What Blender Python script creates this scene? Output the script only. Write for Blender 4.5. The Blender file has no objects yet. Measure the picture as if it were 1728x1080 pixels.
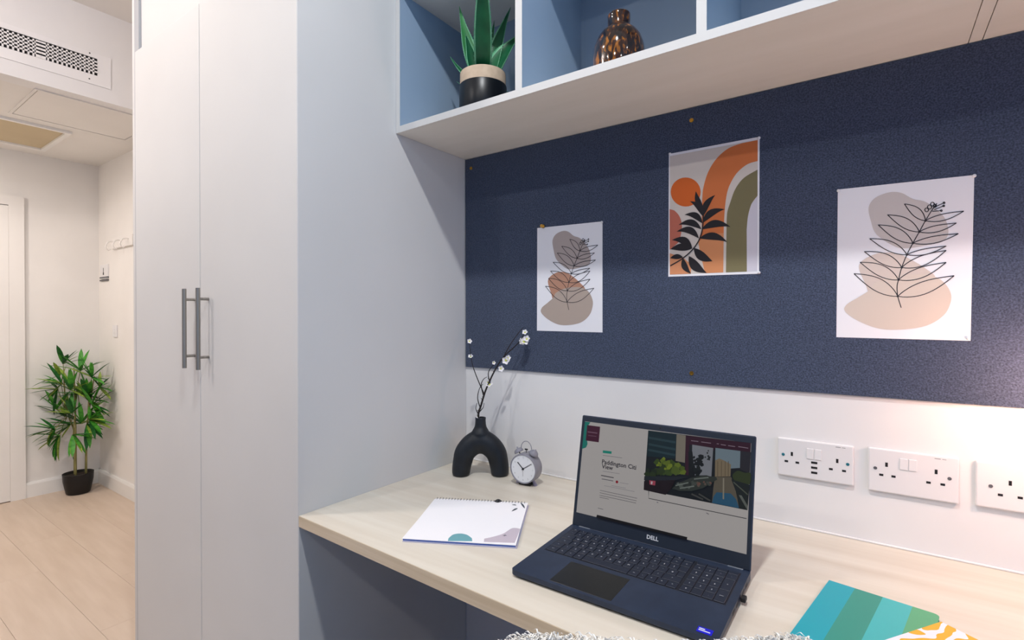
import bpy, bmesh, math, random
from mathutils import Vector, Matrix
from mathutils.geometry import tessellate_polygon
random.seed(7)
S = bpy.context.scene
COL = S.collection
PI = math.pi

# ------------------------------------------------------------------ camera
YAW = math.radians(35.333); PITCH = math.radians(0.41)
CAMZ = 1.21; FPX = 865.27
cam_d = bpy.data.cameras.new('camera'); cam = bpy.data.objects.new('camera', cam_d); COL.objects.link(cam)
cam_d.sensor_width = 36; cam_d.lens = FPX / 1728 * 36; cam_d.clip_start = 0.02
cam.location = (0, 0, CAMZ); cam.rotation_euler = (PI / 2 - PITCH, 0, YAW)
S.camera = cam
DIR = Vector((-math.sin(YAW), math.cos(YAW), 0)); RGT = Vector((math.cos(YAW), math.sin(YAW), 0))

# ------------------------------------------------------------------ world, lights, exposure
w = bpy.data.worlds.new('world'); S.world = w; w.use_nodes = True
w.node_tree.nodes['Background'].inputs[0].default_value = (0.55, 0.72, 1.0, 1)
w.node_tree.nodes['Background'].inputs[1].default_value = 0.6
vs = S.view_settings; vs.view_transform = 'Standard'; vs.look = 'None'; vs.gamma = 1; vs.use_curve_mapping = False
vs.exposure = -0.98
S.display_settings.display_device = 'sRGB'

def area(name, loc, rot, sx, sy, power, col, shape='RECTANGLE', spread=PI):
    l = bpy.data.lights.new(name, 'AREA'); l.shape = shape; l.size = sx; l.size_y = sy
    l.energy = power; l.color = col; l.spread = spread
    o = bpy.data.objects.new(name, l); COL.objects.link(o); o.location = loc; o.rotation_euler = rot
    return o
# daylight through the window in the right-hand wall
area('window_daylight', (2.02, -0.55, 1.55), (0, PI / 2, 0), 1.5, 2.2, 34, (0.18, 0.52, 1.0))
# ceiling downlights of the room, one row in front of the desk
DOWN = [(-1.55, 0.2), (-0.26, 0.2), (1.03, 0.2), (-1.55, -1.2), (-0.26, -1.2), (1.03, -1.2)]
CEIL = 2.75
for i, (x, y) in enumerate(DOWN):
    area('downlight_beam', (x, y, CEIL - 0.022), (0, 0, 0), 0.09, 0.09, (9, 43, 2, 27, 17, 8)[i], (1.0, 0.96, 0.91) if i != 1 else (0.96, 0.98, 1.0), 'DISK')
# corridor ceiling light
area('corridor_beam', (-3.95, 0.15, 2.27), (0, 0, 0), 0.12, 0.12, 23, (1.0, 0.92, 0.87), 'DISK')
# (the added entrance fill globe and the wall lamp by the desk are emissive globes, built with their lamps below)

# ------------------------------------------------------------------ materials
def lin(h):
    if isinstance(h, str):
        h = h.lstrip('#'); c = [int(h[i:i + 2], 16) / 255 for i in (0, 2, 4)]
        return tuple(((v + 0.055) / 1.055) ** 2.4 if v > 0.04045 else v / 12.92 for v in c) + (1,)
    return tuple(h) + (1,)
MATS = {}
def mat(name, col, rough=0.5, metal=0.0, emit=None, estr=0.0, spec=0.5, trans=0.0, coat=0.0):
    m = bpy.data.materials.new(name); m.use_nodes = True
    b = m.node_tree.nodes['Principled BSDF']
    b.inputs['Base Color'].default_value = lin(col); b.inputs['Roughness'].default_value = rough
    b.inputs['Metallic'].default_value = metal; b.inputs['Specular IOR Level'].default_value = spec
    b.inputs['Transmission Weight'].default_value = trans; b.inputs['Coat Weight'].default_value = coat
    if emit:
        b.inputs['Emission Color'].default_value = lin(emit); b.inputs['Emission Strength'].default_value = estr
    MATS[name] = m
    return m
def noise_mat(name, c1, c2, scale=(8, 8, 8), detail=6, rough=0.5, bump=0.0, bscale=None, lo=0.35, hi=0.65, bdist=0.002, spec=0.4, metal=0.0):
    m = mat(name, c1, rough, metal, spec=spec); nt = m.node_tree; b = nt.nodes['Principled BSDF']
    tc = nt.nodes.new('ShaderNodeTexCoord'); mp = nt.nodes.new('ShaderNodeMapping'); mp.inputs['Scale'].default_value = scale
    no = nt.nodes.new('ShaderNodeTexNoise'); no.inputs['Scale'].default_value = 1; no.inputs['Detail'].default_value = detail
    rp = nt.nodes.new('ShaderNodeValToRGB'); rp.color_ramp.elements[0].position = lo; rp.color_ramp.elements[1].position = hi
    rp.color_ramp.elements[0].color = lin(c1); rp.color_ramp.elements[1].color = lin(c2)
    L = nt.links.new
    L(tc.outputs['Object'], mp.inputs['Vector']); L(mp.outputs[0], no.inputs['Vector']); L(no.outputs['Fac'], rp.inputs['Fac'])
    L(rp.outputs[0], b.inputs['Base Color'])
    if bump:
        src = no
        if bscale:
            mp2 = nt.nodes.new('ShaderNodeMapping'); mp2.inputs['Scale'].default_value = bscale
            src = nt.nodes.new('ShaderNodeTexNoise'); src.inputs['Scale'].default_value = 1; src.inputs['Detail'].default_value = 4
            L(tc.outputs['Object'], mp2.inputs['Vector']); L(mp2.outputs[0], src.inputs['Vector'])
        bp = nt.nodes.new('ShaderNodeBump'); bp.inputs['Strength'].default_value = bump; bp.inputs['Distance'].default_value = bdist
        L(src.outputs['Fac'], bp.inputs['Height']); L(bp.outputs[0], b.inputs['Normal'])
    return m
noise_mat('wall_paint', '#e9e7e6', '#eeecea', (3, 3, 3), 4, 0.75, 0.08, (90, 90, 90), bdist=0.0006)
noise_mat('bounce_paint', '#4c5f86', '#52668e', (3, 3, 3), 4, 0.75)  # blue made up for the unseen walls, to darken and tint the bounce light
noise_mat('corridor_paint', '#ebe7e2', '#f0ece7', (3, 3, 3), 4, 0.75, 0.08, (90, 90, 90), bdist=0.0006)
noise_mat('ceiling_paint', '#e9e5e0', '#eeeae5', (2, 2, 2), 4, 0.85)
noise_mat('skirting_paint', '#eceae6', '#f2f0ec', (3, 3, 3), 3, 0.4)
noise_mat('floor_plank', '#cdb9a6', '#d6c3b1', (2.5, 22, 10), 7, 0.42, 0.1, (6, 120, 20), bdist=0.0008)
noise_mat('floor_joint', '#8d7660', '#9a826b', (20, 20, 20), 3, 0.8)
noise_mat('laminate', '#d3d2d0', '#d8d7d5', (2, 2, 2), 3, 0.62, spec=0.3)
noise_mat('laminate_blue_lit', '#93a8bf', '#98adc3', (2, 2, 2), 3, 0.45, spec=0.35)  # blue cast of the light put into the shelf interior colour
noise_mat('laminate_dark', '#a9abae', '#aeb0b3', (2, 2, 2), 3, 0.5, spec=0.35)
noise_mat('desk_wood', '#d2c8b8', '#e2dccf', (1.3, 26, 14), 8, 0.38, 0.06, (4, 160, 60), lo=0.3, hi=0.7, bdist=0.0005)
noise_mat('desk_edge', '#c9b89e', '#d5c6af', (3, 30, 160), 6, 0.5)
noise_mat('shelf_bottom', '#ece7dc', '#f1ece2', (2, 20, 2), 5, 0.45)
noise_mat('felt', '#363e4e', '#56617a', (330, 330, 330), 6, 0.95, 0.7, (420, 420, 420), lo=0.32, hi=0.7, bdist=0.003, spec=0.15)
fb = MATS['felt'].node_tree.nodes['Principled BSDF']; fb.inputs['Sheen Weight'].default_value = 1.0; fb.inputs['Sheen Roughness'].default_value = 0.35
noise_mat('brushed_steel', '#8b857d', '#9d978f', (200, 200, 3), 3, 0.42, metal=0.6)
mat('brass', '#d8a848', 0.3, 1.0)
mat('paper', '#f3f2f6', 0.7)
mat('plastic_white', '#e8e6e6', 0.35)
mat('switch_white', '#eae8e8', 0.3)
mat('slot_black', '#0a0a10', 0.6)
mat('teal_dot', '#1d6d7c', 0.4)
mat('grey_print', '#5a5b60', 0.6)
noise_mat('laptop_shell', '#202b3f', '#253146', (40, 40, 40), 3, 0.45, 0.15, (900, 900, 900), bdist=0.0002)
mat('key_black', '#131d30', 0.5)
mat('key_well', '#0a1120', 0.6)
mat('legend_white', '#d9dde4', 0.5)
mat('pad_black', '#0d1114', 0.35)
mat('bezel', '#1f2733', 0.4)
mat('logo_silver', '#e8e8ea', 0.3, 0.2)
mat('hinge_grey', '#8e949c', 0.35, 0.5)
mat('sticker_blue', '#1616c8', 0.35)
noise_mat('vase_black', '#12161b', '#1a2028', (30, 30, 30), 3, 0.5, 0.06, (200, 200, 200))
noise_mat('branch_dark', '#191416', '#2c2524', (200, 200, 200), 3, 0.8)
mat('petal_white', '#f3eff0', 0.7)
mat('petal_yellow', '#cfd46a', 0.7)
mat('clock_grey', '#8d8d98', 0.4)
mat('clock_face', '#eceef2', 0.5)
mat('clock_hand', '#17181c', 0.5)
mat('clock_foot', '#9c9ab2', 0.4)
noise_mat('pot_black', '#0a0d12', '#10141a', (20, 20, 20), 3, 0.35)
noise_mat('pot_cream', '#cbb39a', '#d6bfa6', (60, 60, 60), 4, 0.8)
noise_mat('soil', '#241b15', '#3a2c22', (80, 80, 80), 5, 0.95, 0.6)
noise_mat('agave_green', '#0b4f30', '#187246', (14, 14, 5), 3, 0.42)
noise_mat('agave_edge', '#5fae84', '#86c49c', (60, 60, 60), 3, 0.5)
noise_mat('agave_pale', '#2f7d46', '#4f9a5c', (20, 20, 6), 3, 0.45)
noise_mat('bamboo_leaf', '#2a7a22', '#4f9c34', (9, 9, 9), 3, 0.5)
noise_mat('bamboo_leaf_light', '#6f9a2e', '#a5b84e', (9, 9, 9), 3, 0.5)
noise_mat('bamboo_leaf_dark', '#14501f', '#256a2c', (9, 9, 9), 3, 0.5)
noise_mat('bamboo_cane', '#6f6a3a', '#8d8650', (60, 60, 12), 3, 0.6)
noise_mat('plastic_pot', '#0d0b0b', '#151212', (12, 12, 12), 3, 0.5)
mat('vent_dark', '#121214', 0.9)
mat('vent_white', '#f1efee', 0.4)
noise_mat('hatch_beige', '#c3b18f', '#cbb998', (3, 3, 3), 3, 0.6)
mat('teal_a', '#0f9fb0', 0.45); mat('teal_b', '#2f9080', 0.45); mat('teal_c', '#3fb2b4', 0.45); mat('teal_d', '#56a679', 0.45)
mat('teal_pages', '#e9e6dd', 0.8)
mat('page_edge', '#b9b6cc', 0.8); mat('blue_edge', '#4a6ac0', 0.6)
mat('print_teal', '#6ba3ad', 0.7); mat('print_mauve', '#c3b8c4', 0.7); mat('print_dark', '#3a4550', 0.7)
mat('wire', '#8b8d95', 0.35, 0.8)
noise_mat('fleece', '#e6e2da', '#f2efe9', (60, 60, 60), 5, 0.95)
noise_mat('chair_wood', '#8c6a48', '#a9845c', (6, 6, 60), 5, 0.5)
mat('lamp_metal', '#2a2a2e', 0.4, 0.6)
mat('globe', '#fff2e6', 0.4, emit=(1.0, 0.57, 0.42), estr=95.0)
mat('fill_globe_glow', '#fff2e6', 0.4, emit=(1.0, 0.89, 0.84), estr=330.0)  # glow of the globe added to light the bulkhead
noise_mat('bounce_mat_navy', '#1c2a4a', '#283a60', (90, 90, 90), 5, 0.95, 0.6, bdist=0.004)  # dark pile of the added mat that soaks up floor bounce
mat('spot_glow', '#ffffff', 0.4, emit=(1.0, 0.93, 0.86), estr=4.0)
mat('glass', '#e8f0f4', 0.05, trans=1.0)
mat('pin_clear', '#e6e8ec', 0.25); mat('pin_yellow', '#d7a23a', 0.4)
# yellow swirl cover
m = mat('swirl', '#e8b73a', 0.45); nt = m.node_tree
tc = nt.nodes.new('ShaderNodeTexCoord'); wv = nt.nodes.new('ShaderNodeTexWave'); wv.wave_type = 'RINGS'
wv.inputs['Scale'].default_value = 16; wv.inputs['Distortion'].default_value = 7; wv.inputs['Detail'].default_value = 1.2; wv.inputs['Detail Scale'].default_value = 1.6
rp = nt.nodes.new('ShaderNodeValToRGB'); rp.color_ramp.interpolation = 'CONSTANT'
rp.color_ramp.elements[0].color = lin('#e2ad26'); rp.color_ramp.elements[1].color = lin('#eceaf0'); rp.color_ramp.elements[1].position = 0.62
nt.links.new(tc.outputs['Object'], wv.inputs['Vector']); nt.links.new(wv.outputs['Fac'], rp.inputs['Fac'])
nt.links.new(rp.outputs[0], nt.nodes['Principled BSDF'].inputs['Base Color'])
# tortoiseshell glass
m = mat('tortoise', '#1a0c05', 0.08, coat=1.0); nt = m.node_tree
tc = nt.nodes.new('ShaderNodeTexCoord'); mp = nt.nodes.new('ShaderNodeMapping'); mp.inputs['Scale'].default_value = (105, 105, 42)
no = nt.nodes.new('ShaderNodeTexNoise'); no.inputs['Scale'].default_value = 1; no.inputs['Detail'].default_value = 5; no.inputs['Distortion'].default_value = 0.8
rp = nt.nodes.new('ShaderNodeValToRGB'); e = rp.color_ramp.elements
e[0].position = 0.44; e[0].color = lin('#0b0503'); e[1].position = 0.70; e[1].color = lin('#a8681e')
x_ = e.new(0.53); x_.color = lin('#3a1c0a')
nt.links.new(tc.outputs['Object'], mp.inputs['Vector']); nt.links.new(mp.outputs[0], no.inputs['Vector']); nt.links.new(no.outputs['Fac'], rp.inputs['Fac'])
nt.links.new(rp.outputs[0], nt.nodes['Principled BSDF'].inputs['Base Color'])
def flat(hexcol, rough=0.7):
    k = 'ink_' + hexcol
    return MATS.get(k) or mat(k, hexcol, rough)
SCREEN_STR = 0.85
def glow(hexcol):
    k = 'screen_' + hexcol
    return MATS.get(k) or mat(k, '#050505', 0.35, emit=hexcol, estr=SCREEN_STR)

# ------------------------------------------------------------------ helpers
def tag(o, label=None, cat=None, group=None, kind=None):
    if label: o['label'] = label
    if cat: o['category'] = cat
    if group: o['group'] = group
    if kind: o['kind'] = kind
    return o
def thing(name, label, cat, loc=(0, 0, 0), rotz=0.0, group=None):
    o = bpy.data.objects.new(name, None); COL.objects.link(o); o.empty_display_size = 0.05
    o.location = loc; o.rotation_euler = (0, 0, rotz)
    return tag(o, label, cat, group)
def obj(name, me, m, parent=None, loc=(0, 0, 0), rot=(0, 0, 0), smooth=False):
    o = bpy.data.objects.new(name, me); COL.objects.link(o); o.parent = parent; o.location = loc; o.rotation_euler = rot
    if m is not None and not me.materials:
        for q in (m if isinstance(m, (list, tuple)) else [m]):
            me.materials.append(MATS[q] if isinstance(q, str) else q)
    if smooth:
        for p in me.polygons: p.use_smooth = True
    return o
def from_bm(bm, name='mesh'):
    bmesh.ops.recalc_face_normals(bm, faces=bm.faces)
    me = bpy.data.meshes.new(name); bm.to_mesh(me); bm.free(); return me
def bx(x0, x1, y0, y1, z0, z1, bev=0.0, seg=2):
    bm = bmesh.new()
    bmesh.ops.create_cube(bm, size=1)
    for v in bm.verts:
        v.co = Vector(((x0 + x1) / 2 + v.co.x * (x1 - x0), (y0 + y1) / 2 + v.co.y * (y1 - y0), (z0 + z1) / 2 + v.co.z * (z1 - z0)))
    if bev:
        bmesh.ops.bevel(bm, geom=bm.edges[:], offset=bev, segments=seg, affect='EDGES', profile=0.5)
    return from_bm(bm)
def boxes(lst):
    bm = bmesh.new()
    for (x0, x1, y0, y1, z0, z1) in lst:
        r = bmesh.ops.create_cube(bm, size=1)
        for v in r['verts']:
            v.co = Vector(((x0 + x1) / 2 + v.co.x * (x1 - x0), (y0 + y1) / 2 + v.co.y * (y1 - y0), (z0 + z1) / 2 + v.co.z * (z1 - z0)))
    return from_bm(bm)
def prism(poly, z0, z1, bev=0.0):
    bm = bmesh.new()
    f = bm.faces.new([bm.verts.new((x, y, z0)) for x, y in poly])
    r = bmesh.ops.extrude_face_region(bm, geom=[f])
    for g in r['geom']:
        if isinstance(g, bmesh.types.BMVert): g.co.z = z1
    bmesh.ops.recalc_face_normals(bm, faces=bm.faces)
    if bev:
        bmesh.ops.bevel(bm, geom=[e for e in bm.edges if abs(e.verts[0].co.z - e.verts[1].co.z) < 1e-6], offset=bev, segments=2, affect='EDGES', profile=0.5)
    return from_bm(bm)
def lathe(prof, seg=40, cap=True):
    bm = bmesh.new(); rings = []
    for r, z in prof:
        if r < 1e-5: rings.append([bm.verts.new((0, 0, z))])
        else: rings.append([bm.verts.new((r * math.cos(2 * PI * k / seg), r * math.sin(2 * PI * k / seg), z)) for k in range(seg)])
    for a, b in zip(rings[:-1], rings[1:]):
        for k in range(seg):
            k2 = (k + 1) % seg
            if len(a) == 1 and len(b) == 1: continue
            if len(a) == 1: bm.faces.new((a[0], b[k], b[k2]))
            elif len(b) == 1: bm.faces.new((a[k], a[k2], b[0]))
            else: bm.faces.new((a[k], a[k2], b[k2], b[k]))
    return from_bm(bm)
def tube_into(bm, pts, rad, seg=8, closed=False):
    pts = [Vector(p) for p in pts]; n = len(pts)
    rads = rad if isinstance(rad, (list, tuple)) else [rad] * n
    rings = []; up = None
    for i, p in enumerate(pts):
        if closed: t = (pts[(i + 1) % n] - pts[i - 1]).normalized()
        else: t = (pts[min(i + 1, n - 1)] - pts[max(i - 1, 0)]).normalized()
        if up is None:
            up = Vector((0, 0, 1)) if abs(t.z) < 0.9 else Vector((1, 0, 0))
        s = t.cross(up).normalized(); up = s.cross(t).normalized()
        rings.append([bm.verts.new(p + (s * math.cos(2 * PI * k / seg) + up * math.sin(2 * PI * k / seg)) * rads[i]) for k in range(seg)])
    rng = range(n) if closed else range(n - 1)
    for i in rng:
        a, b = rings[i], rings[(i + 1) % n]
        for k in range(seg): bm.faces.new((a[k], a[(k + 1) % seg], b[(k + 1) % seg], b[k]))
    if not closed:
        bm.faces.new(rings[0]); bm.faces.new(rings[-1])
def tube(pts, rad, seg=8, closed=False):
    bm = bmesh.new(); tube_into(bm, pts, rad, seg, closed); return from_bm(bm)
def spline(pts, n=8, closed=True):
    P = [Vector(p) for p in pts]; m_ = len(P); out = []
    rng = range(m_) if closed else range(m_ - 1)
    for i in rng:
        if closed: p0, p1, p2, p3 = P[i - 1], P[i], P[(i + 1) % m_], P[(i + 2) % m_]
        else: p0, p1, p2, p3 = P[max(i - 1, 0)], P[i], P[i + 1], P[min(i + 2, m_ - 1)]
        for k in range(n):
            t = k / n
            out.append(0.5 * ((2 * p1) + (p2 - p0) * t + (2 * p0 - 5 * p1 + 4 * p2 - p3) * t * t + (3 * p1 - p0 - 3 * p2 + p3) * t ** 3))
    if not closed: out.append(P[-1])
    return out
def homography(src, dst):
    # 8x8 solve without numpy
    A = []
    for (x, y), (u, v) in zip(src, dst):
        A.append([x, y, 1, 0, 0, 0, -u * x, -u * y, u]); A.append([0, 0, 0, x, y, 1, -v * x, -v * y, v])
    n = 8
    for c in range(n):
        p = max(range(c, n), key=lambda r: abs(A[r][c])); A[c], A[p] = A[p], A[c]
        for r in range(n):
            if r != c:
                k = A[r][c] / A[c][c]
                for j in range(c, n + 1): A[r][j] -= k * A[c][j]
    h = [A[i][n] / A[i][i] for i in range(n)]
    def f(p):
        x, y = p[0], p[1]; w_ = h[6] * x + h[7] * y + 1
        return ((h[0] * x + h[1] * y + h[2]) / w_, (h[3] * x + h[4] * y + h[5]) / w_)
    return f
def flat_poly(polys, z=0.0):
    """flat mesh in local XY (z up) from 2D polygons"""
    V = []; F = []
    for poly in polys:
        tri = tessellate_polygon([[Vector((p[0], p[1], 0)) for p in poly]])
        b = len(V); V += [(p[0], p[1], z) for p in poly]
        for t in tri:
            a, c, d = [poly[i] for i in t]
            if (c[0] - a[0]) * (d[1] - a[1]) - (c[1] - a[1]) * (d[0] - a[0]) < 0: t = (t[0], t[2], t[1])
            F.append(tuple(b + i for i in t))
    me = bpy.data.meshes.new('print'); me.from_pydata(V, [], F); me.update(); return me
def ribbon(pts, wd):
    pts = [Vector((p[0], p[1], 0)) for p in pts]; n = len(pts); L = []; R = []
    for i, p in enumerate(pts):
        t = (pts[min(i + 1, n - 1)] - pts[max(i - 1, 0)])
        if t.length < 1e-9: t = Vector((1, 0, 0))
        t.normalize(); s = Vector((-t.y, t.x, 0)) * (wd / 2)
        L.append(p + s); R.append(p - s)
    return L, R
def ribbons_mesh(lines, wd, z=0.0):
    V = []; F = []
    for ln in lines:
        L, R = ribbon(ln, wd); b = len(V); n = len(L)
        V += [(p.x, p.y, z) for p in L] + [(p.x, p.y, z) for p in R]
        F += [(b + n + i, b + n + i + 1, b + i + 1, b + i) for i in range(n - 1)]
    me = bpy.data.meshes.new('lines'); me.from_pydata(V, [], F); me.update(); return me
def lens(base, tip, wd, bend=0.0, n=10):
    b = Vector((base[0], base[1])); t = Vector((tip[0], tip[1])); d_ = t - b; nrm = Vector((-d_.y, d_.x)).normalized()
    up = []; dn = []
    for i in range(n + 1):
        s = i / n; c = b + d_ * s + nrm * bend * 4 * s * (1 - s); h = wd * 0.5 * math.sin(PI * s ** 0.85) if 0 < s < 1 else 0
        up.append(c + nrm * h); dn.append(c - nrm * h)
    return up, dn
def text_mesh(s, size, align='LEFT', bold=0.0):
    cu = bpy.data.curves.new('t', 'FONT'); cu.body = s; cu.size = size; cu.align_x = align; cu.align_y = 'CENTER'; cu.offset = bold
    cu.resolution_u = 2
    o = bpy.data.objects.new('t', cu); COL.objects.link(o)
    bpy.context.view_layer.update()
    me = bpy.data.meshes.new_from_object(o.evaluated_get(bpy.context.evaluated_depsgraph_get()))
    bpy.data.objects.remove(o); bpy.data.curves.remove(cu)
    me.materials.clear()
    return me
def merge(items):
    """items: list of (mesh, Matrix) -> one mesh"""
    bm = bmesh.new()
    for me, M in items:
        t = bmesh.new(); t.from_mesh(me); t.transform(M); tm = bpy.data.meshes.new('x'); t.to_mesh(tm); t.free(); bm.from_mesh(tm)
        bpy.data.meshes.remove(tm)
    me = bpy.data.meshes.new('merged'); bm.to_mesh(me); bm.free(); return me
def pix(x, y, axis, val):
    """point on the plane axis=val seen at photo pixel (x, y)"""
    d_ = DIR * math.cos(PITCH) - Vector((0, 0, math.sin(PITCH))); u_ = RGT.cross(d_)
    D = d_ * FPX + RGT * (x - 864) + u_ * (540 - y); o_ = Vector((0, 0, CAMZ))
    return o_ + D * ((val - o_[axis]) / D[axis])
def pixd(x, y, depth):
    """point at photo pixel (x, y) at a given distance along the view direction"""
    d_ = DIR * math.cos(PITCH) - Vector((0, 0, math.sin(PITCH))); u_ = RGT.cross(d_)
    return Vector((0, 0, CAMZ)) + d_ * depth + RGT * ((x - 864) * depth / FPX) + u_ * ((540 - y) * depth / FPX)

# ------------------------------------------------------------------ key planes (metres)
X0 = -1.083; YB = 1.27; YF = 0.677; YS = 0.9745; ZD = 0.75; ZS = 1.715; ZS2 = 1.7325; ZST = 2.10
XL = -4.62; XR = 2.0; YN = -2.2; XBULK = -3.2; ZBULK = 2.30; YC = 1.31
# ------------------------------------------------------------------ structure
def struct(name, me, m, **k): return tag(obj(name, me, m, **k), kind='structure')
floor = struct('floor', bx(XL - 0.1, XR + 0.1, YN - 0.1, YC + 0.1, -0.12, -0.012), 'floor_joint')
PW = 0.2; PL = 1.25
plank_me = bx(0.0004, PL - 0.0004, 0.0004, PW - 0.0004, -0.012, 0.0, 0.0005, 1)
row = 0; y = 0.0845 - 12 * PW
while y < YC:
    off = (row * 0.437) % PL; x = XL - off
    while x < XR:
        xa = max(x, XL); xb = min(x + PL, XR); ya = max(y, YN); yb = min(y + PW, YC)
        if xb - xa > 0.05 and yb - ya > 0.01:
            if xb - xa > PL - 1e-4 and yb - ya > PW - 1e-4: obj('plank', plank_me, 'floor_plank', floor, (x, y, 0))
            else: obj('plank', bx(0.0004, xb - xa - 0.0004, 0.0004, yb - ya - 0.0004, -0.012, 0, 0.0005, 1), 'floor_plank', floor, (xa, ya, 0))
        x += PL
    y += PW; row += 1
struct('wall_back', bx(-2.12, XR + 0.1, YB, YB + 0.1, 0, CEIL), 'wall_paint')
struct('wall_corridor', bx(XL - 0.1, -2.12, YC, YC + 0.1, 0, CEIL), 'corridor_paint')
struct('wall_left', bx(XL - 0.1, XL, YN, YC, 0, CEIL), 'corridor_paint')
struct('wall_front', bx(XL - 0.1, XR + 0.1, YN - 0.1, YN, 0, CEIL), 'bounce_paint')
struct('wall_passage', bx(XL, XBULK, -0.4, -0.3, 0, ZBULK), 'corridor_paint')
# right wall with a window opening
WY0, WY1, WZ0, WZ1 = -1.65, 0.55, 0.8, 2.3
struct('wall_right', boxes([(XR, XR + 0.1, YN, WY0, 0, CEIL), (XR, XR + 0.1, WY1, YB, 0, CEIL), (XR, XR + 0.1, WY0, WY1, 0, WZ0), (XR, XR + 0.1, WY0, WY1, WZ1, CEIL)]), 'bounce_paint')
win = struct('window_1', boxes([(XR + 0.03, XR + 0.08, WY0, WY1, WZ0, WZ0 + 0.06), (XR + 0.03, XR + 0.08, WY0, WY1, WZ1 - 0.06, WZ1), (XR + 0.03, XR + 0.08, WY0, WY0 + 0.06, WZ0, WZ1), (XR + 0.03, XR + 0.08, WY1 - 0.06, WY1, WZ0, WZ1), (XR + 0.03, XR + 0.08, -0.58, -0.52, WZ0, WZ1)]), 'plastic_white')
obj('pane', bx(XR + 0.05, XR + 0.056, WY0 + 0.06, -0.58, WZ0 + 0.06, WZ1 - 0.06), 'glass', win)
obj('pane', bx(XR + 0.05, XR + 0.056, -0.52, WY1 - 0.06, WZ0 + 0.06, WZ1 - 0.06), 'glass', win)
struct('ceiling', bx(XL - 0.1, XR + 0.1, YN - 0.1, YC + 0.1, CEIL, CEIL + 0.1), 'ceiling_paint')
# dropped corridor ceiling: its room side is the bulkhead with the air grille
struct('wall_bulkhead', bx(XBULK - 0.1, XBULK, YN, YC, ZBULK, CEIL), 'wall_paint')
struct('ceiling_corridor', bx(XL, XBULK - 0.1, YN, YC, ZBULK, ZBULK + 0.06), 'ceiling_paint')
# baseboards
bbp = [(0, 0), (0.016, 0), (0.016, 0.085), (0.010, 0.1), (0, 0.1)]
def baseboard(name, a, b, n):
    a = Vector(a); b = Vector(b); n = Vector(n); bm = bmesh.new(); rr = []
    for p in (a, b): rr.append([bm.verts.new(p + n * q[0] + Vector((0, 0, q[1]))) for q in bbp])
    for k in range(len(bbp)): bm.faces.new((rr[0][k], rr[0][(k + 1) % len(bbp)], rr[1][(k + 1) % len(bbp)], rr[1][k]))
    bm.faces.new(rr[0]); bm.faces.new(rr[1]); struct(name, from_bm(bm), 'skirting_paint')
baseboard('baseboard_back', (XL, YC, 0), (-2.13, YC, 0), (0, -1, 0))
DY = 0.905
baseboard('baseboard_left', (XL, DY, 0), (XL, YC, 0), (1, 0, 0))
# entrance door in the far corridor wall (only its frame edge shows)
d1 = struct('door_1', bx(XL + 0.001, XL + 0.022, -0.02, DY - 0.075, 0.005, 1.93, 0.002), 'corridor_paint')
obj('door_frame', boxes([(XL, XL + 0.022, DY - 0.075, DY, 0, 2.0), (XL, XL + 0.022, -0.1, -0.025, 0, 2.0), (XL, XL + 0.022, -0.025, DY - 0.075, 1.935, 2.0)]), 'corridor_paint', d1)
obj('door_handle', tube([(XL + 0.02, 0.06, 1.0), (XL + 0.07, 0.06, 1.0), (XL + 0.07, 0.18, 1.0)], 0.009, 8), 'brushed_steel', d1)
# sealant bead between worktop and wall
struct('trim_1', bx(X0, 1.2, YB - 0.004, YB, ZD, ZD + 0.004, 0.001, 1), 'wall_paint')

# ------------------------------------------------------------------ desk
dx1 = 1.2; dfy = lambda x: YF - 0.0317 * (x - X0)
desk = thing('desk', 'pale wood-grain wall desk fitted between wardrobe and wall', 'desk', (0, 0, 0))
obj('worktop', prism([(X0 + 0.0005, dfy(X0) + 0.0015), (dx1, dfy(dx1) + 0.0015), (dx1, YB - 0.001), (X0 + 0.0005, YB - 0.001)], ZD - 0.025, ZD), 'desk_wood', desk)
obj('edge_band', prism([(X0 + 0.0005, dfy(X0)), (dx1, dfy(dx1)), (dx1, dfy(dx1) + 0.0014), (X0 + 0.0005, dfy(X0) + 0.0014)], ZD - 0.025, ZD - 0.0004), 'desk_edge', desk)
obj('support_panel', bx(dx1 - 0.025, dx1, 0.64, YB - 0.002, 0, ZD - 0.026), 'laminate', desk)

# ------------------------------------------------------------------ wardrobe
WX = -2.09
ward = thing('wardrobe', 'tall light grey two-door wardrobe with steel bar handles beside desk', 'wardrobe', (-1.58, 0.98, 0))
wl = lambda me: me
def wpart(name, x0, x1, y0, y1, z0, z1, m='laminate', bev=0.0): return obj(name, bx(x0 + 1.58, x1 + 1.58, y0 - 0.98, y1 - 0.98, z0, z1, bev), m, ward)
wpart('side_panel', -1.101, X0, YF + 0.001, YB - 0.001, 0.0, 2.7)
wpart('side_panel', WX, WX + 0.018, YF + 0.012, YB - 0.001, 0.0, 2.7)
wpart('stile', WX + 0.018, -2.034, YF + 0.012, YF + 0.04, 0.0, 2.7, 'laminate_dark')  # darker laminate puts the shade of the recess into the stile
wpart('filler_panel', -2.034, -1.101, YF + 0.020, YF + 0.036, 2.07, 2.7)
wpart('plinth', -2.034, -1.101, YF + 0.04, YF + 0.055, 0.0, 0.08, 'laminate_dark')
wpart('back_panel', WX + 0.018, -1.101, YB - 0.012, YB - 0.003, 0.0, 2.7)
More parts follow.
